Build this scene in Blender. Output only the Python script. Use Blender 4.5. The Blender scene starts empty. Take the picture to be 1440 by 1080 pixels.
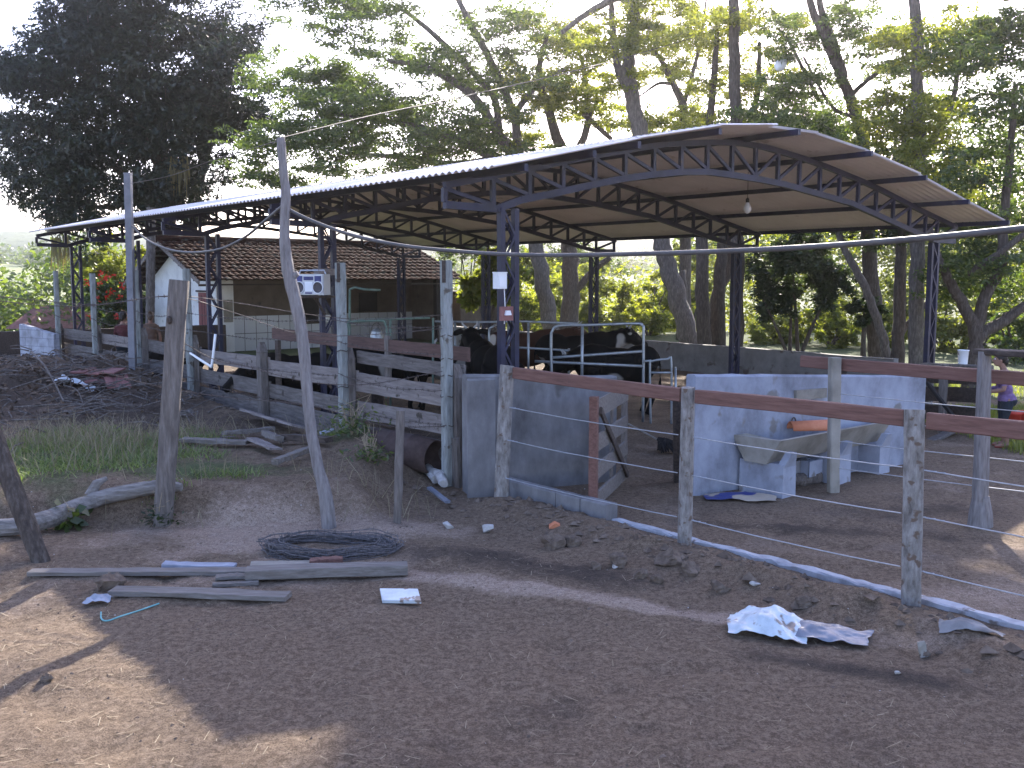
import bpy, bmesh, math, random
import numpy as np
from mathutils import Vector, Matrix
R = math.radians
rnd = random.Random(7)
nr = np.random.default_rng(11)
scene = bpy.context.scene
C = scene.collection

# ------------------------------------------------------------------ camera model
H = 2.5
FPX = 1400.0
PITCH = math.atan(150.0 / FPX)
FW = Vector((0, math.cos(PITCH), -math.sin(PITCH)))
UP = Vector((0, math.sin(PITCH), math.cos(PITCH)))
def ray(x, y):
    return FW + Vector((1, 0, 0)) * ((x - 720) / FPX) + UP * ((540 - y) / FPX)
def at(x, y, Y):
    d = ray(x, y)
    return Vector((0, 0, H)) + d * (Y / d.y)
def onplane(x, y, p0, n):
    d = ray(x, y); o = Vector((0, 0, H))
    return o + d * ((Vector(p0) - o).dot(n) / d.dot(n))
# shed frame: u runs along the shed (away), s across its span
A2 = Vector((-0.628, 0.778, 0)).normalized()
C2 = Vector((0.778, 0.628, 0)).normalized()
O2 = Vector((-0.05, 13.0, 0))
def su(s, u, z=0.0):
    v = O2 + C2 * s + A2 * u
    return Vector((v.x, v.y, z))
def onS(x, y, s): return onplane(x, y, su(s, 0), C2)
def onU(x, y, u): return onplane(x, y, su(0, u), A2)
ANG_A = math.atan2(A2.y, A2.x)

# ------------------------------------------------------------------ numpy noise
_perm = np.random.default_rng(3).random((512, 512))
def vnoise(x, y):
    xi = np.floor(x).astype(int); yi = np.floor(y).astype(int)
    fx = x - xi; fy = y - yi
    fx = fx * fx * (3 - 2 * fx); fy = fy * fy * (3 - 2 * fy)
    g = lambda a, b: _perm[a % 512, b % 512]
    return (g(xi, yi) * (1 - fx) + g(xi + 1, yi) * fx) * (1 - fy) + (g(xi, yi + 1) * (1 - fx) + g(xi + 1, yi + 1) * fx) * fy
def fbm(x, y, o=4, g=.5):
    t = 0; a = 1; n = 0
    for i in range(o):
        t = t + a * vnoise(x * 2 ** i + 17.3 * i, y * 2 ** i + 5.1 * i); n += a; a *= g
    return t / n - .5
def sst(a, b, x):
    t = np.clip((x - a) / (b - a), 0, 1)
    return t * t * (3 - 2 * t)
def hgt(x, y):
    x = np.asarray(x, float); y = np.asarray(y, float)
    s = (x - O2.x) * C2.x + (y - O2.y) * C2.y
    u = (x - O2.x) * A2.x + (y - O2.y) * A2.y
    near = 1 - sst(30, 45, y)
    n1 = fbm(x * .7, y * .7, 3)
    out = 1 - sst(-1.55, -1.15, s)
    bank = sst(9.9, 10.5, y + .5 * fbm(x * 1.3 + 9, y * 1.3, 3)) * (1 - sst(-1.9, -1.1, x + .35 * n1)) * out
    h = .35 * bank
    h = h + .14 * sst(-2.6, -1.3, x) * 0
    mound = np.exp(-(((x + 8.6) / 2.6) ** 2 + ((y - 18.5) / 3.0) ** 2))
    h = h + (.58 * mound * (1 + 1.5 * fbm(x * 1.7, y * 1.7, 4))) * out
    h = h + .22 * np.exp(-(((x + 1.6) / .9) ** 2 + ((y - 12.6) / .9) ** 2)) * out
    ridge = np.exp(-((s + 1.5 + .25 * fbm(u * .8, s * .8 + 3, 2)) / .32) ** 2) * (1 - sst(-1.7, -1.3, u)) * sst(-9, -7, u)
    h = h + ridge * (.10 + .30 * np.maximum(0, fbm(x * 2.6, y * 2.6, 4)))
    h = h + .05 * np.exp(-((s + 3.0) / .35) ** 2) * (1 - sst(-2, -1, u)) * sst(-6, -4, u)
    yard = sst(-1.1, -.95, s)
    dmp = np.maximum(0, vnoise(x * 5.5 + 3, y * 5.5) - .62) * .13 + np.maximum(0, vnoise(x * 3.1, y * 3.1 + 8) - .66) * .12
    h = h - dmp * near * (.2 + .6 * vnoise(x * .9 + 5, y * .9))
    amp = np.where(s > -1.0, .03, .05)
    h = h + amp * n1 * near + .05 * fbm(x * 2.3 + 4, y * 2.3, 3) * near * (1 - .6 * yard)
    rough = np.where(s > -1.0, .008, .022) * (1 + .8 * bank)
    h = h + rough * fbm(x * 8, y * 8, 3) * near + rough * .5 * fbm(x * 21, y * 21, 2) * near
    # far land falls into a valley on the left
    h = h - 9.0 * sst(44, 95, y) * (1 - sst(-5, 35, x - .05 * y)) - 2.0 * sst(50, 90, y)
    return h
def gz(x, y): return float(hgt(np.array([x]), np.array([y]))[0])
def G(x, y, z=0.0):
    d = ray(x, y)
    return Vector((0, 0, H)) + d * ((z - H) / d.z)
def Gd(x, y, lift=0.0):
    """where the view through a picture point first meets the ground"""
    d = ray(x, y); Y = np.arange(2.5, 60, .04); t = Y / d.y
    zz = H + d.z * t; hh = hgt(d.x * t, Y); k = np.nonzero(zz < hh)[0]
    if len(k) == 0: return G(x, y, 0)
    k = max(1, int(k[0])); a = zz[k - 1] - hh[k - 1]; b = hh[k] - zz[k]; yy = Y[k - 1] + .04 * a / max(1e-9, a + b)
    p = Vector((0, 0, H)) + d * (yy / d.y)
    p.z = gz(p.x, p.y) + lift
    return p

# ------------------------------------------------------------------ object helpers
def link(o): C.objects.link(o); return o
def tag(o, label, cat, group=None):
    o['label'] = label; o['category'] = cat
    if group: o['group'] = group
    return o
def thing(name, label, cat, loc, group=None):
    o = bpy.data.objects.new(name, None); o.empty_display_size = .2
    link(o); o.location = Vector(loc)
    return tag(o, label, cat, group)
def wloc(o):
    p = Vector((0, 0, 0))
    while o is not None:
        p += o.location; o = o.parent
    return p
class MB:
    def __init__(s): s.v = []; s.f = []; s.m = []
    def add(s, vs, fs, mi=0):
        b = len(s.v); s.v += [tuple(v) for v in vs]
        s.f += [tuple(b + i for i in f) for f in fs]; s.m += [mi] * len(fs)
    def hexa(s, p, mi=0):   # 8 corners: bottom ring, top ring
        s.add(p, [(3, 2, 1, 0), (4, 5, 6, 7), (0, 1, 5, 4), (1, 2, 6, 5), (2, 3, 7, 6), (3, 0, 4, 7)], mi)
    def box(s, c, X, Y, Z, mi=0):   # half-axis vectors
        c = Vector(c); X = Vector(X); Y = Vector(Y); Z = Vector(Z)
        s.hexa([c - X - Y - Z, c + X - Y - Z, c + X + Y - Z, c - X + Y - Z, c - X - Y + Z, c + X - Y + Z, c + X + Y + Z, c - X + Y + Z], mi)
    def abox(s, lo, hi, mi=0):
        lo = Vector(lo); hi = Vector(hi); d = (hi - lo) / 2
        s.box((lo + hi) / 2, (d.x, 0, 0), (0, d.y, 0), (0, 0, d.z), mi)
    def beam(s, p, q, w, h, side=None, mi=0):   # w along side vector, h along the remaining axis
        p = Vector(p); q = Vector(q); d = (q - p)
        L = d.length; d = d / L
        if side is None:
            side = d.cross(Vector((0, 0, 1)))
            if side.length < .05: side = Vector((1, 0, 0))
        side = Vector(side); side = (side - d * side.dot(d)).normalized()
        n = d.cross(side)
        s.box((p + q) / 2, d * (L / 2), side * (w / 2), n * (h / 2), mi)
    def rough_beam(s, p, q, w, h, side, seg=8, j=.01, taper=1.0, rng=None, chamf=.18, bow=0.0):
        rg = rng or rnd
        p = Vector(p); q = Vector(q); d = (q - p).normalized()
        side = Vector(side); side = (side - d * side.dot(d)).normalized(); n = d.cross(side)
        rings = []
        bx = rg.uniform(-1, 1) * bow; bn = rg.uniform(-1, 1) * bow
        for i in range(seg + 1):
            t = i / seg; k = 1 + (taper - 1) * t
            c = p + (q - p) * t + (side * bx + n * bn) * math.sin(math.pi * t)
            ww = w / 2 * k; hh = h / 2 * k; cx = min(ww, hh) * chamf * 2
            pts = [(-ww + cx, -hh), (ww - cx, -hh), (ww, -hh + cx), (ww, hh - cx), (ww - cx, hh), (-ww + cx, hh), (-ww, hh - cx), (-ww, -hh + cx)]
            e = d * (rg.uniform(-1, 1) * j * 1.5 if i in (0, seg) else 0)
            rings.append([c + side * (a + rg.uniform(-j, j)) + n * (b + rg.uniform(-j, j)) + e for a, b in pts])
        vs = [v for r in rings for v in r]; fs = []
        for i in range(seg):
            for k in range(8):
                a = i * 8 + k; b = i * 8 + (k + 1) % 8
                fs.append((a, b, b + 8, a + 8))
        fs.append(tuple(range(7, -1, -1))); fs.append(tuple(seg * 8 + k for k in range(8)))
        s.add(vs, fs)
    def tube(s, pts, rad, n=8, cap=True, mi=0, jit=0.0, rng=None, flat=None):
        rg = rng or rnd
        pts = [Vector(p) for p in pts]; m = len(pts)
        if not isinstance(rad, (list, tuple)): rad = [rad] * m
        t0 = (pts[1] - pts[0]).normalized()
        ref = Vector((0, 0, 1)) if abs(t0.z) < .9 else Vector((1, 0, 0))
        nn = (ref - t0 * ref.dot(t0)).normalized()
        vs = []; fs = []
        for i in range(m):
            t = (pts[min(i + 1, m - 1)] - pts[max(i - 1, 0)])
            t = t.normalized() if t.length > 1e-9 else t0
            nn = (nn - t * nn.dot(t))
            nn = nn.normalized() if nn.length > 1e-6 else t.orthogonal().normalized()
            bb = t.cross(nn)
            for k in range(n):
                a = 2 * math.pi * k / n
                r = rad[i] * (1 + (rg.uniform(-jit, jit) if jit else 0))
                vs.append(pts[i] + nn * math.cos(a) * r + bb * math.sin(a) * r)
        for i in range(m - 1):
            for k in range(n):
                a = i * n + k; b = i * n + (k + 1) % n
                fs.append((a, b, b + n, a + n))
        if cap and n > 2:
            fs.append(tuple(range(n - 1, -1, -1))); fs.append(tuple((m - 1) * n + k for k in range(n)))
        s.add(vs, fs, mi)
    def lathe(s, c, prof, n=16, axis=(0, 0, 1), mi=0):
        ax = Vector(axis).normalized(); c = Vector(c)
        x = ax.orthogonal().normalized(); y = ax.cross(x)
        vs = []; fs = []
        for r, z in prof:
            for k in range(n):
                a = 2 * math.pi * k / n
                vs.append(c + ax * z + x * (math.cos(a) * r) + y * (math.sin(a) * r))
        for i in range(len(prof) - 1):
            for k in range(n):
                a = i * n + k; b = i * n + (k + 1) % n
                fs.append((a, b, b + n, a + n))
        fs.append(tuple(range(n - 1, -1, -1))); fs.append(tuple((len(prof) - 1) * n + k for k in range(n)))
        s.add(vs, fs, mi)
    def ell(s, c, r, n=12, m=8, jit=0.0, rot=None, mi=0, rng=None):
        rg = rng or rnd
        c = Vector(c); vs = [Vector((0, 0, -1))]
        for i in range(1, m):
            th = math.pi * i / m
            for k in range(n):
                a = 2 * math.pi * k / n
                vs.append(Vector((math.sin(th) * math.cos(a), math.sin(th) * math.sin(a), -math.cos(th))))
        vs.append(Vector((0, 0, 1)))
        out = []
        for v in vs:
            k = 1 + (rg.uniform(-jit, jit) if jit else 0)
            w = Vector((v.x * r[0] * k, v.y * r[1] * k, v.z * r[2] * k))
            if rot is not None: w = rot @ w
            out.append(c + w)
        fs = []
        for k in range(n): fs.append((0, 1 + (k + 1) % n, 1 + k))
        for i in range(m - 2):
            for k in range(n):
                a = 1 + i * n + k; b = 1 + i * n + (k + 1) % n
                fs.append((a, b, b + n, a + n))
        l = len(vs) - 1; b0 = 1 + (m - 2) * n
        for k in range(n): fs.append((b0 + k, b0 + (k + 1) % n, l))
        s.add(out, fs, mi)
    def build(s, name, mat, parent=None, smooth=False, loc=None):
        base = wloc(parent) if parent is not None else Vector((0, 0, 0))
        if parent is None:
            if loc is None:
                a = np.array(s.v); loc = Vector(((a[:, 0].min() + a[:, 0].max()) / 2, (a[:, 1].min() + a[:, 1].max()) / 2, a[:, 2].min()))
            base = Vector(loc)
        me = bpy.data.meshes.new(name)
        me.from_pydata([(v[0] - base.x, v[1] - base.y, v[2] - base.z) for v in s.v], [], s.f)
        for m_ in (mat if isinstance(mat, (list, tuple)) else [mat]): me.materials.append(m_)
        if any(s.m): me.polygons.foreach_set('material_index', s.m)
        if smooth: me.polygons.foreach_set('use_smooth', [True] * len(me.polygons))
        me.update()
        o = bpy.data.objects.new(name, me); link(o)
        if parent is not None: o.parent = parent
        else: o.location = base
        return o
def npmesh(name, V, F, mat, parent=None, smooth=False, loc=None, kind=None):
    """V (N,3) array, F (M,k) array with k = 3 or 4"""
    V = np.asarray(V, np.float64); F = np.asarray(F, np.int32)
    base = np.array(wloc(parent)) if parent is not None else (np.array(loc) if loc is not None else np.zeros(3))
    me = bpy.data.meshes.new(name); k = F.shape[1]
    me.vertices.add(len(V)); me.vertices.foreach_set('co', (V - base).astype(np.float32).ravel())
    me.loops.add(F.size); me.loops.foreach_set('vertex_index', F.ravel())
    me.polygons.add(len(F)); me.polygons.foreach_set('loop_start', np.arange(0, F.size, k, dtype=np.int32))
    me.polygons.foreach_set('use_smooth', np.full(len(F), smooth))
    for m_ in (mat if isinstance(mat, (list, tuple)) else [mat]): me.materials.append(m_)
    me.update(calc_edges=True)
    o = bpy.data.objects.new(name, me); link(o)
    if parent is not None: o.parent = parent
    else: o.location = Vector(base)
    if kind: o['kind'] = kind
    return o
def copy_tree(o, parent=None):
    c = o.copy(); link(c); c.parent = parent
    for ch in [x for x in list(C.objects) if x.parent == o]: copy_tree(ch, c)
    return c
def crom(pts, n=6):
    P = [Vector(p) for p in pts]; P = [P[0] * 2 - P[1]] + P + [P[-1] * 2 - P[-2]]
    out = []
    for i in range(1, len(P) - 2):
        for k in range(n):
            t = k / n; a, b, c, d = P[i - 1], P[i], P[i + 1], P[i + 2]
            out.append(.5 * ((2 * b) + (c - a) * t + (2 * a - 5 * b + 4 * c - d) * t * t + (3 * b - a - 3 * c + d) * t ** 3))
    out.append(P[-2]); return out
def lerp_list(r, m):
    xs = np.linspace(0, 1, len(r)); return [float(v) for v in np.interp(np.linspace(0, 1, m), xs, r)]

# ------------------------------------------------------------------ materials
def newmat(name):
    m = bpy.data.materials.new(name); m.use_nodes = True
    nt = m.node_tree; nt.nodes.clear()
    out = nt.nodes.new('ShaderNodeOutputMaterial')
    return m, nt, out
def N(nt, t, **kw):
    n = nt.nodes.new(t)
    for k, v in kw.items():
        if hasattr(n, k): setattr(n, k, v)
        else: n.inputs[k].default_value = v
    return n
def ramp(nt, fac, stops):
    r = nt.nodes.new('ShaderNodeValToRGB'); e = r.color_ramp.elements
    while len(e) > 1: e.remove(e[-1])
    e[0].position = stops[0][0]; e[0].color = (*stops[0][1], 1)
    for p, c in stops[1:]:
        x = e.new(p); x.color = (*c, 1)
    nt.links.new(fac, r.inputs[0]); return r
def pm(name, stops, scale=6, rough=.85, bump=.3, stretch=(1, 1, 1), rot=0.0, detail=8, metal=0.0, spec=.3, bdist=.01, spots=None, spotscale=30, tint=None, contrast=.5, coat=0):
    """noise coloured surface. stops: list of colours (dark to light)"""
    m, nt, out = newmat(name)
    tc = N(nt, 'ShaderNodeTexCoord'); mp = N(nt, 'ShaderNodeMapping')
    mp.inputs['Rotation'].default_value = (0, 0, rot); mp.inputs['Scale'].default_value = stretch
    if rot:
        mp0 = N(nt, 'ShaderNodeMapping'); mp0.inputs['Rotation'].default_value = (0, 0, -rot)
        mp.inputs['Rotation'].default_value = (0, 0, 0)
        nt.links.new(tc.outputs['Object'], mp0.inputs[0]); nt.links.new(mp0.outputs[0], mp.inputs[0])
    else: nt.links.new(tc.outputs['Object'], mp.inputs[0])
    no = N(nt, 'ShaderNodeTexNoise'); no.inputs['Scale'].default_value = scale; no.inputs['Detail'].default_value = detail
    no.inputs['Roughness'].default_value = .65
    nt.links.new(mp.outputs[0], no.inputs[0])
    k = len(stops); lo, hi = .5 - contrast / 2 * .8, .5 + contrast / 2 * .8
    cr = ramp(nt, no.outputs[0], [(lo + (hi - lo) * i / max(1, k - 1), c) for i, c in enumerate(stops)])
    col = cr.outputs[0]
    if spots is not None:
        n2 = N(nt, 'ShaderNodeTexNoise'); n2.inputs['Scale'].default_value = spotscale; n2.inputs['Detail'].default_value = 3
        nt.links.new(tc.outputs['Object'], n2.inputs[0])
        r2 = ramp(nt, n2.outputs[0], [(spots[1], (0, 0, 0)), (spots[1] + .06, (1, 1, 1))])
        mx = N(nt, 'ShaderNodeMix'); mx.data_type = 'RGBA'
        nt.links.new(r2.outputs[0], mx.inputs[0]); nt.links.new(col, mx.inputs[6]); mx.inputs[7].default_value = (*spots[0], 1)
        col = mx.outputs[2]
    b = N(nt, 'ShaderNodeBsdfPrincipled'); b.inputs['Roughness'].default_value = rough; b.inputs['Metallic'].default_value = metal
    b.inputs['Specular IOR Level'].default_value = spec
    nt.links.new(col, b.inputs['Base Color'])
    if bump:
        bp = N(nt, 'ShaderNodeBump'); bp.inputs['Strength'].default_value = bump; bp.inputs['Distance'].default_value = bdist
        nt.links.new(no.outputs[0], bp.inputs['Height']); nt.links.new(bp.outputs[0], b.inputs['Normal'])
    nt.links.new(b.outputs[0], out.inputs[0]); return m
def leafmat(name, c0, c1, trans=.45, gloss=.06, tcol=None):
    m, nt, out = newmat(name)
    ge = N(nt, 'ShaderNodeNewGeometry')
    cr = ramp(nt, ge.outputs['Random Per Island'], [(0, c0), (.6, [(a + b) / 2 for a, b in zip(c0, c1)]), (1, c1)])
    di = N(nt, 'ShaderNodeBsdfDiffuse'); tr = N(nt, 'ShaderNodeBsdfTranslucent'); gl = N(nt, 'ShaderNodeBsdfGlossy'); gl.inputs['Roughness'].default_value = .45
    nt.links.new(cr.outputs[0], di.inputs[0])
    mt = N(nt, 'ShaderNodeMix'); mt.data_type = 'RGBA'; mt.blend_type = 'MULTIPLY'; mt.inputs[0].default_value = 1
    nt.links.new(cr.outputs[0], mt.inputs[6]); mt.inputs[7].default_value = (*(tcol or (1.9, 2.0, .8)), 1)
    nt.links.new(mt.outputs[2], tr.inputs[0])
    m1 = N(nt, 'ShaderNodeMixShader'); m1.inputs[0].default_value = trans
    nt.links.new(di.outputs[0], m1.inputs[1]); nt.links.new(tr.outputs[0], m1.inputs[2])
    m2 = N(nt, 'ShaderNodeMixShader'); m2.inputs[0].default_value = gloss
    nt.links.new(m1.outputs[0], m2.inputs[1]); nt.links.new(gl.outputs[0], m2.inputs[2])
    nt.links.new(m2.outputs[0], out.inputs[0]); return m

M = {}
M['wood_grey'] = pm('weathered_wood', [(.055, .045, .04), (.14, .12, .108), (.24, .21, .195)], 5, .9, .7, (6, 6, .8), contrast=.7, bdist=.02)
M['wood_h'] = pm('weathered_board', [(.045, .037, .033), (.125, .108, .10), (.22, .20, .19)], 3.2, .9, .6, (1, 9, 9), rot=ANG_A, contrast=.75, bdist=.015, spots=((.05, .04, .035), .66), spotscale=5)
M['wood_pale'] = pm('pale_board', [(.09, .074, .066), (.21, .178, .165), (.32, .285, .27)], 3, .9, .5, (1, 10, 10), rot=ANG_A, contrast=.8, bdist=.015, spots=((.06, .05, .04), .62), spotscale=6)
M['wood_dark'] = pm('dark_brown_wood', [(.02, .016, .014), (.06, .045, .038), (.12, .09, .075)], 4, .85, .5, (1, 8, 8), rot=ANG_A, contrast=.7)
M['wood_x'] = pm('ground_plank', [(.07, .06, .053), (.16, .14, .125), (.26, .235, .22)], 4, .9, .6, (1, 9, 9), contrast=.8, bdist=.012)
M['rail'] = pm('reddish_rail', [(.085, .04, .032), (.155, .078, .062), (.22, .118, .095)], 3, .8, .4, (1, 12, 12), rot=ANG_A, contrast=.7, spots=((.08, .045, .04), .68), spotscale=4)
M['rail_old'] = pm('old_red_rail', [(.045, .026, .022), (.10, .058, .048), (.15, .09, .078)], 3, .85, .4, (1, 12, 12), rot=ANG_A, contrast=.7)
M['peel'] = pm('peeling_bark_post', [(.08, .066, .058), (.22, .20, .185), (.36, .34, .325)], 9, .9, .9, (2.4, 2.4, .8), contrast=.6, bdist=.02, spots=((.13, .092, .07), .60), spotscale=12)
M['post_green'] = pm('lichen_post', [(.11, .11, .105), (.235, .245, .235), (.35, .365, .355)], 5, .9, .5, (5, 5, .9), contrast=.7, bdist=.012, spots=((.10, .085, .07), .63), spotscale=7)
M['pole_crook'] = pm('crooked_pole_wood', [(.09, .075, .07), (.20, .18, .175), (.30, .275, .27)], 6, .9, .8, (5, 5, .7), contrast=.7, bdist=.02)
M['driftlog'] = pm('fallen_log_wood', [(.07, .06, .055), (.20, .18, .165), (.33, .30, .29)], 5, .95, .8, (1, 5, 5), contrast=.75, bdist=.025)
M['concrete'] = pm('grey_render', [(.075, .07, .07), (.19, .182, .185), (.32, .315, .32)], 1.9, .9, .4, (1, 1, .55), contrast=.6, bdist=.01, spots=((.10, .09, .085), .585), spotscale=1.7)
M['limewash'] = pm('lime_washed_render', [(.13, .13, .15), (.29, .305, .36), (.40, .42, .49)], 1.7, .9, .4, (1, 1, .8), contrast=.6, bdist=.012, spots=((.20, .185, .18), .60), spotscale=3.2)
M['concrete_dark'] = pm('old_concrete', [(.10, .095, .09), (.20, .19, .185), (.27, .26, .25)], 2.0, .9, .4, contrast=.7, spots=((.10, .08, .07), .6), spotscale=3)
M['trough'] = pm('trough_cement', [(.14, .125, .10), (.27, .245, .21), (.36, .33, .29)], 3, .85, .35, contrast=.7)
M['white_cement'] = pm('white_cement_strip', [(.16, .155, .155), (.36, .36, .385), (.50, .50, .53)], 5, .9, .5, contrast=.7, spots=((.16, .13, .11), .62), spotscale=6)
M['white_block'] = pm('white_block', [(.30, .30, .32), (.52, .53, .57), (.62, .63, .67)], 2.5, .9, .3, contrast=.7)
M['steel'] = pm('indigo_steel_paint', [(.006, .006, .017), (.014, .014, .04), (.026, .026, .065)], 3, .5, .05, contrast=.6, spec=.4, spots=((.08, .05, .04), .70), spotscale=12)
M['roof'] = pm('fibre_cement_sheet', [(.50, .455, .46), (.63, .58, .59), (.71, .665, .675)], .9, .5, .1, contrast=.7, metal=.08, spec=.4, spots=((.42, .36, .345), .66), spotscale=2.2)
M['galv'] = pm('galvanised_pipe', [(.20, .21, .22), (.33, .345, .355), (.43, .45, .46)], 9, .4, .05, metal=.6, contrast=.6)
M['pipe_green'] = pm('green_painted_pipe', [(.07, .11, .085), (.14, .20, .16), (.21, .27, .23)], 9, .5, .1, contrast=.6)
M['pole_metal'] = pm('dull_grey_metal', [(.10, .10, .115), (.17, .17, .19), (.23, .23, .26)], 4, .6, .1, contrast=.7)
M['wire'] = pm('rusty_wire', [(.05, .04, .038), (.12, .095, .085)], 30, .7, 0, metal=.3)
M['wire_old'] = pm('dull_grey_wire', [(.065, .06, .064), (.16, .148, .152)], 30, .6, 0, metal=.2)
M['wire_new'] = pm('bright_wire', [(.28, .29, .31), (.42, .43, .46)], 20, .45, 0, metal=.4)
M['cable'] = pm('grey_poly_hose', [(.06, .056, .058), (.10, .094, .098)], 6, .6, .1)
M['white_paint'] = pm('white_house_paint', [(.55, .53, .52), (.75, .74, .73), (.82, .81, .80)], 2, .85, .15, contrast=.8, spots=((.45, .41, .38), .68), spotscale=3)
M['brown_wall'] = pm('brown_plaster', [(.05, .038, .03), (.115, .088, .068), (.17, .135, .105)], 1.6, .9, .2, contrast=.8, spots=((.06, .05, .045), .64), spotscale=2)  # shade on the house front is mixed into this brown
M['clay'] = pm('old_clay_tile', [(.008, .005, .005), (.030, .0125, .0095), (.075, .031, .021)], 3.5, .9, .4, contrast=.7, spec=.03, spots=((.05, .05, .045), .58), spotscale=5)
M['clay_new'] = pm('orange_clay_tile', [(.38, .12, .06), (.50, .18, .09), (.58, .24, .13)], 5, .8, .2, contrast=.6)
M['red_tile'] = pm('dull_red_tile', [(.15, .065, .06), (.24, .11, .10), (.30, .16, .14)], 6, .9, .3)
M['dark'] = pm('dark_interior', [(.012, .010, .010), (.03, .026, .024)], 3, .9, 0)
M['soil_clod'] = pm('soil_clod', [(.06, .042, .032), (.125, .092, .07), (.20, .155, .12)], 9, 1, .8, bdist=.02)
M['stone'] = pm('pale_rubble', [(.24, .22, .20), (.40, .38, .36), (.52, .50, .48)], 8, .9, .6)
M['bark'] = pm('trunk_bark', [(.022, .017, .015), (.08, .062, .052), (.19, .16, .14)], 9, .95, 1, (3, 3, .6), contrast=.8, bdist=.04)
M['bark_grey'] = pm('pale_trunk_bark', [(.04, .033, .029), (.125, .105, .095), (.27, .24, .22)], 8, .95, 1, (3, 3, .7), contrast=.8, bdist=.03)
M['straw'] = pm('dry_straw', [(.22, .17, .11), (.38, .31, .22)], 8, .9, 0)
M['red_paint'] = pm('faded_red_paint', [(.16, .05, .05), (.24, .085, .08)], 5, .7, .1)

def tilemat():
    m, nt, out = newmat('white_wall_tiles'); tc = N(nt, 'ShaderNodeTexCoord'); mp = N(nt, 'ShaderNodeMapping'); mp.inputs['Rotation'].default_value = (0, 0, -math.atan2(C2.y, C2.x))
    nt.links.new(tc.outputs['Object'], mp.inputs[0]); sx = N(nt, 'ShaderNodeSeparateXYZ'); nt.links.new(mp.outputs[0], sx.inputs[0]); cb = N(nt, 'ShaderNodeCombineXYZ')
    nt.links.new(sx.outputs[0], cb.inputs[0]); nt.links.new(sx.outputs[2], cb.inputs[1])
    br = N(nt, 'ShaderNodeTexBrick'); br.offset = 0; br.inputs['Scale'].default_value = 1; br.inputs['Brick Width'].default_value = .42; br.inputs['Row Height'].default_value = .6; br.inputs['Mortar Size'].default_value = .012
    br.inputs['Color1'].default_value = (.55, .55, .57, 1); br.inputs['Color2'].default_value = (.48, .48, .50, 1); br.inputs['Mortar'].default_value = (.10, .09, .09, 1)
    nt.links.new(cb.outputs[0], br.inputs[0]); b = N(nt, 'ShaderNodeBsdfPrincipled'); b.inputs['Roughness'].default_value = .3
    nt.links.new(br.outputs[0], b.inputs['Base Color']); nt.links.new(b.outputs[0], out.inputs[0]); return m
M['tile_white'] = tilemat()

def blockmat():
    m, nt, out = newmat('white_block_courses'); tc = N(nt, 'ShaderNodeTexCoord'); sx = N(nt, 'ShaderNodeSeparateXYZ'); cb = N(nt, 'ShaderNodeCombineXYZ')
    nt.links.new(tc.outputs['Object'], sx.inputs[0]); nt.links.new(sx.outputs[0], cb.inputs[0]); nt.links.new(sx.outputs[2], cb.inputs[1])
    br = N(nt, 'ShaderNodeTexBrick'); br.inputs['Scale'].default_value = 1; br.inputs['Brick Width'].default_value = .4; br.inputs['Row Height'].default_value = .2; br.inputs['Mortar Size'].default_value = .008
    br.inputs['Color1'].default_value = (.40, .41, .46, 1); br.inputs['Color2'].default_value = (.34, .35, .40, 1); br.inputs['Mortar'].default_value = (.24, .24, .28, 1)
    nt.links.new(cb.outputs[0], br.inputs[0]); n = N(nt, 'ShaderNodeTexNoise'); n.inputs['Scale'].default_value = 4; n.inputs['Detail'].default_value = 6; nt.links.new(tc.outputs['Object'], n.inputs[0])
    r = ramp(nt, n.outputs[0], [(.35, (.6, .58, .56)), (.6, (1, 1, 1))]); mx = N(nt, 'ShaderNodeMix'); mx.data_type = 'RGBA'; mx.blend_type = 'MULTIPLY'; mx.inputs[0].default_value = 1
    nt.links.new(br.outputs[0], mx.inputs[6]); nt.links.new(r.outputs[0], mx.inputs[7])
    b = N(nt, 'ShaderNodeBsdfPrincipled'); b.inputs['Roughness'].default_value = .9; nt.links.new(mx.outputs[2], b.inputs['Base Color']); nt.links.new(b.outputs[0], out.inputs[0]); return m
M['white_block'] = blockmat()
# ================================================================== camera, world, sun
cam = bpy.data.cameras.new('camera'); co = bpy.data.objects.new('camera', cam); link(co)
cam.sensor_fit = 'HORIZONTAL'; cam.sensor_width = 36.0; cam.lens = FPX / 1440 * 36
cam.clip_start = .05; cam.clip_end = 3000
co.location = (0, 0, H); co.rotation_euler = (math.pi / 2 - PITCH, 0, 0)
scene.camera = co
SUN_AZ, SUN_EL = R(12), R(30)
SUN = Vector((math.sin(SUN_AZ) * math.cos(SUN_EL), math.cos(SUN_AZ) * math.cos(SUN_EL), math.sin(SUN_EL)))
w = bpy.data.worlds.new('World'); scene.world = w; w.use_nodes = True
nt = w.node_tree; nt.nodes.clear()
sky = nt.nodes.new('ShaderNodeTexSky'); sky.sky_type = 'NISHITA'; sky.sun_disc = False
sky.sun_elevation = SUN_EL; sky.sun_rotation = SUN_AZ
sky.altitude = 600; sky.air_density = 1.0; sky.dust_density = 2.2; sky.ozone_density = 1.0
bg = nt.nodes.new('ShaderNodeBackground'); bg.inputs[1].default_value = .15
wo = nt.nodes.new('ShaderNodeOutputWorld')
tn = nt.nodes.new('ShaderNodeMix'); tn.data_type = 'RGBA'; tn.blend_type = 'MULTIPLY'; tn.inputs[0].default_value = 1; tn.inputs[7].default_value = (1.03, .96, 1.09, 1)
nt.links.new(sky.outputs[0], tn.inputs[6]); nt.links.new(tn.outputs[2], bg.inputs[0]); nt.links.new(bg.outputs[0], wo.inputs[0])
sl = bpy.data.lights.new('sun', 'SUN'); sl.energy = 5.0; sl.angle = R(.5); sl.color = (1, .93, .82)
so = bpy.data.objects.new('sun', sl); link(so); so.location = (0, 60, 40)
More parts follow.
